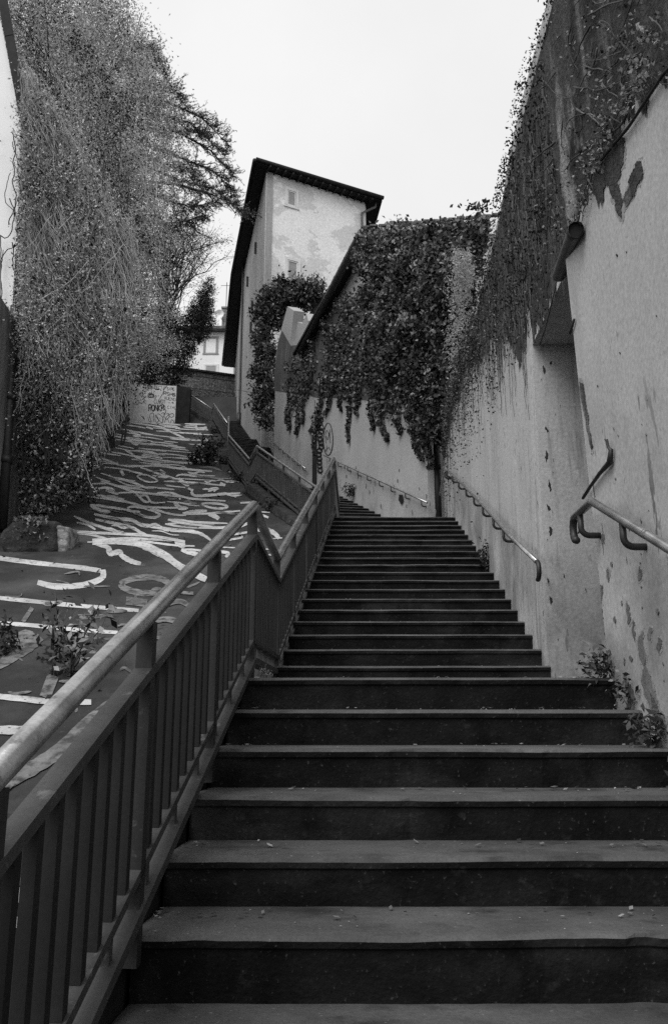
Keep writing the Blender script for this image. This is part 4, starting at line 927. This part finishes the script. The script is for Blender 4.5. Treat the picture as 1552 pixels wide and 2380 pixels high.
def limbs(base, tips, ra, sub=5, wob=.12, spread=.6):
    """limbs from base to tips with side twigs"""
    segs = []
    for t in tips:
        b = Vector(base); t = Vector(t); n = 7; L_ = (t - b).length
        pts = [b.lerp(t, i / n) + (Vector((rnd.gauss(0, 1), rnd.gauss(0, 1), rnd.gauss(0, 1))) * L_ * .03 if 0 < i < n else Vector()) for i in range(n + 1)]
        segs.append((pts, ra, ra * .2))
        for k in range(sub):
            i = rnd.randint(2, n - 1); d = (t - b).normalized() + Vector((rnd.gauss(0, spread), rnd.gauss(0, spread), rnd.gauss(0, spread)))
            segs.append((walk(pts[i], d.normalized(), 5, L_ * .07, wob), ra * .28, ra * .07))
    return segs
# --- big pale tree on the left
t1 = empty('leafy_tree', PY(170, 900, 25), 'large pale-leaved tree towering over the left wall', 'tree')
T1 = [(60,40,95),(170,30,90),(255,70,60),(310,120,48),(120,160,110),(240,190,90),(330,205,45),(375,255,38),(90,330,100),(210,330,110),(315,320,66),
      (120,480,110),(250,470,100),(335,440,56),(100,620,95),(220,610,95),(310,590,66),(120,740,80),(230,740,80),(300,720,60),(340,790,30),(290,830,40)]
cr = blobs(T1, (21, 28), 165, .30, 26)
crs = blobs([(395,330,42),(410,425,40),(385,560,46),(370,640,34),(350,700,36),(405,480,24),(350,200,40),(385,260,36)], (22, 27), 30, .26, 26)
cr = np.concatenate([cr, crs]); nzv = np.array([noise.noise(Vector(q) * .9) + .5 * noise.noise(Vector(q) * 2.6) for q in cr[::26]])
nzv = np.repeat(nzv, 26)[:len(cr)] + rng.normal(size=len(cr)) * .12
leafmesh('crown', cr, .085, [m_lfl, m_lfm, m_lfd], t1, midx=np.where(nzv < -.40, 2, np.where(nzv < -.12, 1, 0)))
B0 = PY(165, 1000, 25); tips = [PY(x, y, Y) for x, y, Y in ((150,300,24),(60,200,23),(250,120,25),(130,60,24),(330,200,26),(350,340,26),(380,430,25),(60,480,23),(300,520,25),(380,600,26),(330,30,25),(200,20,24),(70,60,22))]
mb = MB()
for k in range(900):
    x, y = rnd.uniform(70, 430), rnd.uniform(20, 780)
    if x > np.interp(y, [0, 100, 230, 330, 450, 700, 800], [250, 320, 370, 395, 400, 340, 300]): continue
    Y = rnd.uniform(20.5, 23); a = rnd.uniform(.2, 2.2); pts = []
    for i in range(rnd.randint(6, 16)):
        pts.append(PY(x, y, Y)); a += rnd.gauss(0, .16); a = a * .88 + 1.45 * .12; x += math.cos(a) * 8; y += math.sin(a) * 8
    mb.tube(pts, rnd.choice([.004, .006, .008]), 3, cap=False)
mb.build('drooping_twigs', m_vine, t1)
trunk('trunk', [([B0, PY(185, 700, 24.5), PY(205, 520, 24.5)], .22, .15)] + limbs(PY(208, 540, 24.5), tips, .085, 7), t1)
# --- cedar
t2 = empty('cedar_tree', PY(165, 900, 33), 'dark cedar with long drooping branches reaching right into the sky', 'tree')
cl = []; segs = [([PY(150, 1000, 33), PY(200, 760, 33), PY(290, 500, 33), PY(300, 250, 33)], .3, .12)]
CB = [((310,230),(400,240),(470,275),(525,330)),((320,280),(420,310),(490,350),(540,405)),((320,330),(430,370),(500,400),(538,440)),((325,300),(400,300),(470,310),(520,360)),((325,380),(420,420),(500,440),(560,490)),
      ((325,420),(420,430),(500,455),(575,495)),((310,200),(350,190),(390,200),(420,225)),((300,160),(330,140),(355,150),(380,170)),((330,440),(400,470),(450,480),(500,470)),((320,350),(380,380),(430,390),(470,430)),((320,500),(380,520),(430,515),(470,500)),
      ((300,120),(320,100),(345,110),(365,130)),((320,260),(390,270),(440,285),(480,320))]
for br_ in CB:
    Yb = 33 + rnd.uniform(-2.5, 2.5)
    P3 = [PY(x, y, Yb + i * rnd.uniform(-.7, .3)) for i, (x, y) in enumerate(br_)]
    Q = []
    for i in range(3):
        for k in range(6): Q.append(P3[i].lerp(P3[i + 1], k / 6))
    Q.append(P3[-1]); segs.append((Q, .07, .012))
    for i, q in enumerate(Q[3:]):
        for _ in range(5):
            d = Vector((rnd.uniform(.3, 1), rnd.gauss(0, .6), rnd.gauss(-.25, .45))).normalized(); L_ = rnd.uniform(.3, 1.0) * (1 if i < 12 else .7)
            tw_ = walk(q, d, 5, L_ / 5, .15, -.06); segs.append((tw_, .014, .006))
            for s_ in tw_[1:]:
                d3 = (d + Vector((rnd.gauss(0, .8), rnd.gauss(0, .8), rnd.gauss(.2, .6)))).normalized(); st_ = walk(s_, d3, 3, .06, .1); segs.append((st_, .010, .007))
                for q3 in st_[1:]: cl.append(q3 + Vector((rnd.gauss(0, .02), rnd.gauss(0, .03), rnd.gauss(.01, .02)))); cl.append(q3 + Vector((rnd.gauss(0, .03), rnd.gauss(0, .03), rnd.gauss(.01, .03))))
leafmesh('needles', cl, .09, [m_lfd, m_lfd, m_lfm], t2, aspect=.28)
trunk('trunk', segs, t2)
# --- thin spring tree
t3 = empty('slender_tree', PY(345, 870, 48), 'slender half-bare tree with sparse small leaves leaning against the sky', 'tree')
segs = [([PY(340, 880, 48), PY(375, 780, 48), PY(405, 700, 48), PY(428, 590, 48)], .16, .07), ([PY(375, 780, 48), PY(385, 700, 48), PY(395, 620, 48), PY(400, 500, 48)], .13, .05)]
lv = []
for k in range(58):
    b = segs[rnd.randint(0, 1)][0][rnd.randint(1, 3)]; a = rnd.uniform(-.5, 1.1); t = PY(400 + math.sin(a) * rnd.uniform(60, 165), 650 - math.cos(a) * rnd.uniform(60, 200), 48 + rnd.uniform(-2.5, 2.5))
    for sg in limbs(b, [t], .055, 8, .16, .45):
        segs.append(sg)
        for p in sg[0][2:]:
            for _ in range(5 if rnd.random() < .6 else 1): lv.append(p + Vector((rnd.gauss(0, .2), rnd.gauss(0, .2), rnd.gauss(0, .2))))
leafmesh('foliage', lv, .115, [m_lfm, m_lfl, m_lfd], t3); trunk('trunk', segs, t3)
# --- cypress and bushes
def spire(nm, bl, Yr, label, mat, size, per, cat='tree', clump=.22, sub=22, stem=None, part='crown', aspect=.62, group=None):
    c = blobs(bl, Yr, per, clump, sub); x, y, r = bl[-1][:3]; base = PY(x, y + r, (Yr[0] + Yr[1]) / 2)
    o = empty(nm, base, label, cat, group); leafmesh(part, c, size, mat, o, aspect=aspect)
    top = PY(bl[0][0], bl[0][1], (Yr[0] + Yr[1]) / 2)
    trunk('trunk', limbs(base, [top] + [PY(b[0], b[1], (Yr[0] + Yr[1]) / 2) for b in bl[1:-1]], .06, 4), o)
    return o
spire('cypress_tree', [(488,655,9),(484,672,14),(476,695,22),(468,720,30),(480,745,22),(450,745,24),(462,775,24)], (47.5, 49), 'small dark conifer with a pointed top above the far house roof', m_lfd, .13, 420, aspect=.4, clump=.14)
spire('dark_tree', [(330,790,40),(380,740,38),(420,760,28),(428,800,30),(400,820,40),(350,840,45),(310,860,40),(400,870,30),(435,852,18),(300,880,20),(340,868,26)], (46.9, 49.5), 'dense dark evergreen overhanging the graffiti wall', [m_lfd, m_ivyd], .13, 230)
spire('light_bush', [(370,700,30),(400,730,26),(400,800,30),(360,760,30)], (46.2, 47.6), 'paler leafy branches in front of the dark evergreen', [m_lfm, m_lfl], .11, 75, 'bush')
spire('laurel_bush', [(650,676,20),(690,672,22),(730,676,20),(620,698,22),(665,690,32),(710,690,26),(612,735,26),(640,730,30),(607,780,22),(620,820,24),(612,870,26),(620,915,26),(607,945,22),(622,975,18),(628,700,20),(745,690,16)], (30.0, 31.6), 'glossy dark bush growing up between the ragged end wall and the tall house', [m_ivy, m_ivyd], .17, 170, 'bush', clump=.16)
mb = MB()
# --- ivy masses
iv1 = empty('ivy', PY(950, 1000, 15.8), 'thick glossy ivy spilling over the gable and wall of the low house', 'ivy')
I1 = [(870,575,34),(930,560,34),(990,568,32),(1050,568,32),(1095,562,24),(850,615,30),(900,630,42),(960,625,44),(1020,620,44),(1075,620,36),(870,690,36),(930,700,46),(1000,700,48),(1050,700,40),(900,770,38),(960,780,46),(1020,780,44),
      (920,840,36),(980,860,42),(1030,860,36),(1050,780,30),(1055,840,26),(905,560,22),(925,548,12),(960,545,14),(1000,540,14),(1035,536,14),(1065,533,14),(1100,530,14),(1120,530,12),(880,740,34),(1045,905,20),(1040,960,18),(950,920,30),(1000,930,36),(1035,930,26),(1005,985,28),(975,960,22),(1020,1010,18)]
def ivd(b):
    Y = min(17.25, PP(b[0], b[1], *hp).y) - (.25 if b[1] < 900 else .12)
    return b + (Y - .35, Y + .15)
c1 = np.concatenate([blobs([ivd(b) for b in I1 if b[2] > 18], None, 170, .10, 44), blobs([ivd(b) for b in I1 if b[2] <= 18], None, 200, .05, 40)])
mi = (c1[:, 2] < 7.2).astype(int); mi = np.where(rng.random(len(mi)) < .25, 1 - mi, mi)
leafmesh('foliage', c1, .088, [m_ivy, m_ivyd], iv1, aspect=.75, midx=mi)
def onwall(x, y, o=.08): 
    return PP(x, y, *hp) - HN * (o * rnd.uniform(.4, 1.8))
iv2 = empty('ivy', PP(800, 950, *hp), 'flat dark ivy with trailing strands below the gutter of the low house', 'ivy')
lv = []; sg = []
for k in range(5200):
    x = rnd.uniform(668, 935); y = rnd.uniform(690, 960)
    top = np.interp(x, [668, 700, 740, 800, 850], [850, 820, 760, 700, 640]); bot = np.interp(x, [668, 700, 760, 820, 880, 935], [905, 915, 905, 925, 950, 975])
    if not top < y < bot: continue
    if noise.noise(Vector((x * .03, y * .02, 1))) < -.18: continue
    p = onwall(x, y)
    for _ in range(3): lv.append(p + Vector((rnd.gauss(0, .07), rnd.gauss(0, .1), rnd.gauss(0, .08))))
for (x0, y0, x1, y1, wdt) in ((676,880,668,985,7),(690,890,672,1000,10),(704,880,690,1010,12),(716,890,703,985,10),(752,900,740,985,10),(775,900,760,965,9),(790,905,795,955,6),(816,920,812,1030,6),(835,925,830,965,8),(862,940,872,1000,8),(880,950,903,1025,12),(925,960,934,1010,9),(960,990,985,1070,13),(1000,1000,1005,1090,12),(745,950,742,1000,8),(733,960,735,1060,7),(1018,960,1022,1010,9),(984,1000,1000,1060,10)):
    for k in range(int(60 + 3 * wdt * (y1 - y0) / 60 * 6)):
        t = rnd.random() ** .8; wv = wdt * (1 - t * .75); y = lerp(y0, y1, t); x = lerp(x0, x1, t) + rnd.gauss(0, wv * .45) + math.sin(t * 9 + x0) * wdt * .25
        lv.append(onwall(x, y, .05))
    sg.append(([onwall(lerp(x0, x1, k / 6), lerp(y0 - 30, y1, k / 6), .03) for k in range(7)], .008, .004))
leafmesh('foliage', lv, .10, [m_ivyd, m_ivyd, m_ivy], iv2, aspect=.75); trunk('stems', sg, iv2, m_vind)
# light creeper hanging off the ivy wall's top
iv3 = empty('creeper', (1.6, 9, 3.5), 'pale feathery creeper hanging down the corner of the high wall', 'creeper')
def oniw(Y, z, o=.05):
    x = float(np.interp(Y, [p[1] for p in IW], [p[0] for p in IW])); return Vector((x - o * rnd.uniform(.3, 2), Y, z))
lv = []
for k in range(900):
    x = rnd.uniform(1042, 1098); y = rnd.uniform(575, 880); t = (y - 575) / 305
    if rnd.random() > 1 - .75 * t: continue
    c_ = lerp(1078, 1050, t) + noise.noise(Vector((y * .02, 2, 2))) * 10; hw_ = lerp(20, 7, t) * (1 + noise.noise(Vector((y * .05, 8, 1))) * .8)
    if abs(rnd.gauss(0, .5)) * hw_ < abs(x - c_) * .6: continue
    p = PY(x, y, lerp(10.2, 12.3, t) + rnd.uniform(-.3, .3))
    for j in range(12): lv.append(p + Vector((rnd.gauss(0, .06), rnd.gauss(0, .06), -j * .022 + rnd.gauss(0, .02))))
leafmesh('foliage', lv, .06, [m_fern, m_fern, m_lfm], iv3, aspect=.4)
iv4 = empty('ivy', (1.6, 7, 3.5), 'mostly dead ivy clinging to the dark upper part of the high right wall', 'ivy')
sg = []; lv = []; lv2 = []
for k in range(620):
    Y = 4.5 + 9.6 * rnd.random(); zb = float(np.interp(Y, [q[0] for q in lo], [q[1] for q in lo])) if Y > 6 else 2.8
    z = rnd.uniform(zb + .1, TOP); n = rnd.randint(6, 16); pts = []; dY = rnd.gauss(0, .35)
    for i in range(n):
        pts.append(oniw(min(max(Y, 4.4), 14.5), z, .014)); z -= rnd.uniform(.03, .13) if rnd.random() < .9 else -.05; Y += dY * .06 + rnd.gauss(0, .025)
        if z < zb - (.5 if rnd.random() < .15 else -.02): break
        if rnd.random() < (.22 if Y < 9 else .5):
            for _ in range(3): (lv2 if Y < 9.5 else lv).append(oniw(min(max(Y + rnd.gauss(0, .06), 4.4), 14.5), min(z + rnd.gauss(0, .06), 4.85), .03))
    if len(pts) > 2: sg.append((pts, rnd.choice([.0025, .003, .004, .007]), .0015))
for k in range(2600):      # thicker along the top edge and the far end
    Y = 4.5 + 9.8 * rnd.random(); zt = TOP - abs(rnd.gauss(0, .28 if Y < 9 else .8)) + .03
    if Y < 8.5 and rnd.random() < .6: continue
    (lv2 if Y < 9 else lv).append(oniw(Y, zt, .02))
for k in range(5200):
    Y = rnd.uniform(10.2, 14.4); z = rnd.uniform(3.3, 4.9) - (Y - 12) * .05
    lo_ = float(np.interp(Y, [q[0] for q in lo], [q[1] for q in lo]))
    if z < lo_ + abs(rnd.gauss(0, .10)) or (z < 4.2 and rnd.random() < .35): continue
    lv.append(oniw(Y, z, .05))
leafmesh('foliage', lv, .036, [m_ivyd, m_ivyd, m_ivyd, m_ivy], iv4, aspect=.7); leafmesh('small_foliage', lv2, .026, [m_ivyd, m_ivyd, m_ivy], iv4, aspect=.7); trunk('stems', sg, iv4, m_vind)
lv = []
for (Yc, zc, rr2, o_) in ((5.0, 4.5, .30, .10), (5.6, 4.75, .22, .12), (6.3, 4.6, .25, .10), (6.9, 4.85, .20, .10), (7.6, 4.3, .35, .10), (8.4, 4.75, .25, .12), (9.2, 4.4, .4, .12), (5.4, 3.6, .3, .08), (6.6, 3.5, .32, .08), (8.0, 3.5, .35, .08), (10, 4.1, .45, .12), (11, 4.7, .35, .15), (12, 4.5, .4, .15)):
    for k in range(int(1000 * rr2)):
        lv.append(oniw(min(max(Yc + rnd.gauss(0, rr2), 4.4), 14), min(zc + rnd.gauss(0, rr2 * .8), 4.84), o_ * .42))
leafmesh('clumps', lv, .028, m_ivyd, iv4, aspect=.75)
# long thin stems reaching down the pale plaster of the far stretch
sg = []
for k in range(150):
    Y = rnd.uniform(7.6, 13.5) if k % 4 else rnd.uniform(6.2, 8); zb = float(np.interp(Y, [q[0] for q in lo], [q[1] for q in lo])); z = zb + .25; pts = []
    for i in range(rnd.randint(5, 15)):
        pts.append(oniw(Y, z, .008)); z -= rnd.uniform(.04, .10); Y += rnd.gauss(0, .018)
    sg.append((pts, .0035, .0015))
trunk('trailing_stems', sg, iv4, m_vind)
# scattered bright leaves on the near dark stone
iv5 = empty('ivy', (1.3, 3.2, 3), 'small bright ivy leaves scattered over the dark stone at the upper right', 'ivy')
lv = []; sg = []; n0 = Vector((-1, 0, 0))
for k in range(2300):
    if k % 3 == 0: x, y = rnd.uniform(1300, 1552), rnd.uniform(0, 560)
    else:
        t = rnd.random(); x = lerp(1530, 1350, t) + rnd.gauss(0, 26 - 8 * t); y = lerp(60, 530, t) + rnd.gauss(0, 30)
    if y > 200 and x > np.interp(y, [200, 330, 430, 540], [1530, 1440, 1395, 1352]): continue
    if x < np.interp(y, [0, 430, 600], [1318, 1240, 1240]): continue
    if noise.noise(Vector((x * .03, y * .03, 5))) < -.12: continue
    lv.append(PP(x, y, *nearP) + n0 * rnd.uniform(.015, .06))
for k in range(70):
    x, y = rnd.uniform(1270, 1540), rnd.uniform(-60, 460); pts = []
    a = rnd.uniform(.3, 2.6)
    for i in range(rnd.randint(6, 14)):
        if y > 200 and x > np.interp(y, [200, 330, 430, 540], [1530, 1440, 1395, 1352]): break
        if x < np.interp(y, [-60, 0, 430, 600], [1335, 1318, 1180, 1240]): break
        pts.append(PP(x, y, *nearP) + n0 * .02); a += rnd.gauss(0, .3); x += math.cos(a) * 11; y += math.sin(a) * 11
    if len(pts) > 3: sg.append((pts, rnd.choice([.003, .004, .006]), .002))
leafmesh('foliage', lv, .021, [m_ivy, m_fern, m_ivyd], iv5, aspect=.75); trunk('stems', sg, iv5, m_vind)
# branch over the wall edge
bq = empty('ivy_branch', PY(1128, 480, 10.8), 'short leafy twig sticking out against the sky from the high wall', 'twig')
p0 = PY(1132, 475, 10.8); pts = [p0, PY(1120, 484, 10.8), PY(1105, 484, 10.8), PY(1088, 476, 10.8)]
trunk('twig', [(pts, .012, .006)], bq); leafmesh('foliage', [q + Vector((rnd.gauss(0, .05), rnd.gauss(0, .05), rnd.gauss(0, .04))) for q in pts for _ in range(12)], .09, m_ivyd, bq)

# --- vine curtain on the left
vc = empty('hanging_vines', PY(150, 1200, 20), 'curtain of pale dry hanging vine stems and small leaves covering the left wall', 'vine')
mb = MB(); lv = []; lvd = []
def leftx(Y): return edge(LW, Y)
def vbase(x, y):
    """point on the curtain face seen at photo position (x, y)"""
    Y = 17
    for Yc in np.linspace(16.6, 44, 90):
        d = ray(x, y)
        if d.x / d.y * Yc > leftx(Yc) + .10: Y = Yc; break
    else: Y = 44
    return Y
cols = [(x, vbase(x, 1100)) for x in range(28, 300, 4)]
for k in range(4200):
    lim = rnd.gauss(-6, 16)
    x = rnd.uniform(30, 325) if k % 5 else rnd.uniform(20, 120); Yv = float(np.interp(x, [c[0] for c in cols], [c[1] for c in cols])) - rnd.uniform(0, .9)
    ybot = float(np.interp(x, [24, 60, 150, 200, 240, 290], [1245, 1210, 1180, 1140, 1020, 985])); ytop = float(np.interp(x, [24, 60, 150, 290], [90, 140, 260, 520])) + rnd.uniform(0, 620)
    ln = rnd.uniform(30, 120) * (1 if rnd.random() < .8 else 2); y = min(ytop, ybot - 40); yend = min(y + ln, ybot + rnd.uniform(-10, 14)); pts = []; xx = x; ph = rnd.uniform(0, 6)
    dr = rnd.gauss(.04, .34) * (1.0 if y < 700 else .45)
    n = max(4, int((yend - y) / 9))
    cv = rnd.gauss(0, .035)
    for i in range(n + 1):
        yy = lerp(y, yend, i / n); dr += cv; xx += rnd.gauss(0, 2.3) + dr * (yend - y) / n
        if xx > lim + np.interp(yy, [0, 300, 700, 900, 1000, 1200], [330, 345, 320, 296, 262, 196]) or xx < np.interp(yy, [0, 250, 450, 700, 950, 1200], [20, 50, 56, 46, 30, 22]): break
        pts.append(PY(xx, yy, Yv))
    if len(pts) < 3: continue
    mb.tube(pts, rnd.choice([.003, .004, .005, .006, .008]), 3, cap=False)
    for p in pts:
        if noise.noise(Vector((p.x * .8, p.y * .3, p.z * .55))) < -.28: continue
        for _ in range(rnd.randint(1, 5)): (lvd if rnd.random() < .15 else lv).append(p + Vector((rnd.gauss(-.05, .1), rnd.gauss(.1, .14), rnd.gauss(0, .12))))
mb.build('stems', m_vine, vc)
# leafy dark undergrowth in the lower curtain
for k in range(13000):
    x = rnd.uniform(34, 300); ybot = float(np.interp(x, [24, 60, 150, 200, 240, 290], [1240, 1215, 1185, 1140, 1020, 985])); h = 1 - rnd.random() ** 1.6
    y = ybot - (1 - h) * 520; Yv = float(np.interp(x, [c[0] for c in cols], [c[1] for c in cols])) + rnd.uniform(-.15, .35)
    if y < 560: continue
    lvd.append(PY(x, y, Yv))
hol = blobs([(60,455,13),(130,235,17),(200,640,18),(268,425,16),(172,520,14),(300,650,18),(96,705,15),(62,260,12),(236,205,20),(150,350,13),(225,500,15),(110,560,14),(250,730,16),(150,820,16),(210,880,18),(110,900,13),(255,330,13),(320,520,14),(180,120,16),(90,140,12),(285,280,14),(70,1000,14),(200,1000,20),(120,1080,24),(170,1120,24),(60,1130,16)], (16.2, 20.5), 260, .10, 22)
leafmesh('hollow_shade_leaves', hol, .07, [m_lfd, m_lfd, m_ivyd, m_lfm], vc)  # dark clumps painting the shade of hollows among the vines
wd_ = []
for k in range(30):
    x = rnd.uniform(34, 290); Yv = float(np.interp(x, [c[0] for c in cols], [c[1] for c in cols])) - .15; y = 1120 - x * .3; pts = []
    for i in range(rnd.randint(20, 60)):
        pts.append(PY(x, y, Yv)); y -= 14; x += rnd.gauss(.3, 1.9)
    wd_.append((pts, rnd.uniform(.010, .024), .006))
for w_ in wd_: trunk('woody_stem', [w_], vc)
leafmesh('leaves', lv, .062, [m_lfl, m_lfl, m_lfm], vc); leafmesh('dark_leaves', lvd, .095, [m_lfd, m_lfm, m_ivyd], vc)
# loops of stem across the bright house front
mb = MB()
for k in range(16):
    x, y = rnd.uniform(8, 48), rnd.uniform(300, 900); pts = []; a = rnd.uniform(1.0, 2.1)
    for i in range(rnd.randint(14, 34)):
        pts.append(PY(x, y, 16.25)); a += rnd.gauss(0, .28); a = a * .93 + 1.57 * .07; x += math.cos(a) * 8; y += math.sin(a) * 8; x = min(max(x, 2), 56)
    mb.tube(pts, rnd.choice([.009, .013]), 4)
mb.build('loose_tendrils', m_vind, label='thin bare tendrils looping over the bright house front at the left edge', cat='vine')
# vines over the stone
lv = []
for k in range(700):
    lv.append(PY(rnd.uniform(30, 112), rnd.uniform(1200, 1258), 14.6 + rnd.uniform(-.1, .6)))
leafmesh('creeping_ivy', lv, .08, [m_lfm, m_ivyd], label='small leaves creeping over the mossy stone block', cat='ivy')

# --- weeds
def weed(name, base, h, n, size, label, mat, spread=.35, leaves=9, cat='weed', group=None):
    o = empty(name, base, label, cat, group); sg = []; lv = []
    for k in range(n):
        a = rnd.uniform(0, 6.28); tip = Vector(base) + Vector((math.cos(a) * h * spread * rnd.random(), math.sin(a) * h * spread * rnd.random(), h * rnd.uniform(.55, 1)))
        pts = [Vector(base).lerp(tip, i / 5) + Vector((rnd.gauss(0, h * .02), rnd.gauss(0, h * .02), 0)) for i in range(6)]
        sg.append((pts, h * .012, h * .005))
        for p in pts[1:]:
            for _ in range(leaves): lv.append(p + Vector((rnd.gauss(0, size * .9), rnd.gauss(0, size * .9), rnd.gauss(0, size * .6))))
    trunk('stems', sg, o, m_vind); leafmesh('leaves', lv, size, mat, o, aspect=.5, up=.6); return o
weed('weed', PP(125, 1572, *RP), .95, 4, .10, 'tall dark weed with two stalks on the ramp behind the thick handrail', m_lfd, .25, 5)
weed('weed', PP(163, 1572, *RP), .9, 6, .12, 'bushier dark weed right of the two-stalked one on the ramp', [m_lfd, m_lfm], .5, 6)
weed('weed', PP(16, 1520, *RP), .35, 6, .08, 'small dark weed at the left edge of the ramp', m_lfd, .6, 7)
weed('weed', PP(486, 1082, *RP), 1.1, 12, .14, 'dark shrub growing on the ramp beside the stair kerb', m_lfd, .55, 9)
weed('weed', PP(455, 1080, *RP), .55, 6, .12, 'low sprig left of the dark shrub on the ramp', m_lfd, .6, 8)
for k, (x, y, s_) in enumerate([(640, 1190, .3), (600, 1150, .3), (560, 1120, .35), (530, 1085, .35), (515, 1040, .4), (505, 1010, .4), (500, 990, .4)]):
    weed('kerb_weed', PP(x - 6, y, *RP), s_, 6, .09, None, [m_lfd, m_ivyd], .9, 8, 'weed', 'weeds along the foot of the stair kerb')
    C.objects['kerb_weed' + ('' if k == 0 else '.%03d' % k)]['label'] = ('nearest', 'second nearest', 'third nearest', 'fourth nearest', 'third farthest', 'second farthest', 'farthest')[k] + ' low weed tuft at the foot of the mossy stair kerb'
def rp(x, y, Y): return PY(x, y, Y)
weed('wall_plant', Vector((xn(.14) - .06, 4.24, .14)), .13, 9, .045, 'leafy tuft on the landing corner where the plaster wall ends', [m_ivyd, m_ivyd, m_ivyd, m_ivy], .8, 4, 'plant')
weed('wall_plant', Vector((xn(0) - .03, 3.98, 0 - .02)), .18, 7, .040, 'taller leafy sprig against the wall one step below the landing corner', [m_ivyd, m_ivyd, m_ivy], .6, 4, 'plant')
weed('wall_plant', Vector((xn(-.2) - .07, 3.68, -.18)), .15, 9, .042, 'broad-leaved plant against the wall two steps below the landing', [m_ivyd, m_ivyd, m_ivyd, m_ivy], .9, 4, 'plant')
weed('wall_plant', Vector((xn(-.3) - .04, 3.27, -.33)), .11, 9, .05, 'small sprig at the right edge by the lowest visible wall foot', [m_ivyd, m_ivyd, m_ivyd, m_ivy], .9, 4, 'plant')
weed('wall_plant', Vector((float(rx(9.2)) - .05, 9.2, 1.46)), .4, 9, .05, 'dark grassy tuft rooted in the foot of the rough wall halfway up the long flight', m_lfd, .35, 5, 'plant')
weed('wall_plant', Vector((-.36, 4.30, .14)), .045, 5, .018, 'tiny weed at the left end of the first landing under the railing', m_lfm, .9, 4, 'plant')
weed('wall_plant', Vector((hw(19.6) - .05, 19.4, 5.0)), .3, 8, .07, 'dark weed by the house wall near the top of the middle flight', m_lfd, .8, 6, 'plant')
# grit on the steps
mb = MB()
for k in range(380):
    i = rnd.randrange(len(f2)); Lp, Rp, z = f2[i]; t = rnd.random()
    if rnd.random() < .25: i = rnd.randrange(5, 11); Lp, Rp, z = f1[i]
    x = lerp(Lp[0], min(Rp[0], float(rx(Lp[1])) - .03), t); y = Lp[1] + rnd.uniform(.03, .28); s_ = rnd.uniform(.002, .006)
    if rnd.random() < .3: y = Lp[1] + rnd.uniform(.24, .30)
    mb.add([(x - s_, y, z + .002), (x, y - s_, z + .002), (x + s_, y, z + .002), (x, y + s_, z + .002), (x, y, z + s_ * 1.1)], [(0, 1, 4), (1, 2, 4), (2, 3, 4), (3, 0, 4)])
mb.build('grit', m_fern, kind='stuff', label='fine pale grit and crumbs lying on the dark steps', cat='grit')

# dead leaves gathered in the corners of the steps
mb = MB()
for k in range(520):
    st_ = f2 if rnd.random() < .6 else f1; i = rnd.randrange(5 if st_ is f1 else 0, len(st_)); Lp, Rp, z = st_[i]; Rx = min(Rp[0], float(rx(Lp[1])))
    t = rnd.random() ** 2.2 * .45; x = lerp(Rx, Lp[0], t) - .03 if rnd.random() < .65 else lerp(Lp[0], Rx, t) + .03; y = Lp[1] + rnd.uniform(.17, .30); s_ = rnd.uniform(.006, .018)
    a = rnd.uniform(0, 6.28); u = Vector((math.cos(a), math.sin(a), rnd.uniform(-.1, .4))) * s_; v = Vector((-math.sin(a), math.cos(a), rnd.uniform(0, .5))) * s_ * .6; c = Vector((x, y, z + .010))
    mb.add([c - u, c - v, c + u, c + v], [(0, 1, 2, 3)], rnd.randrange(2))
mb.build('step_litter', [m_ivyd, m_lfm], kind='stuff', label='dead leaves gathered in the corners of the steps', cat='leaves')
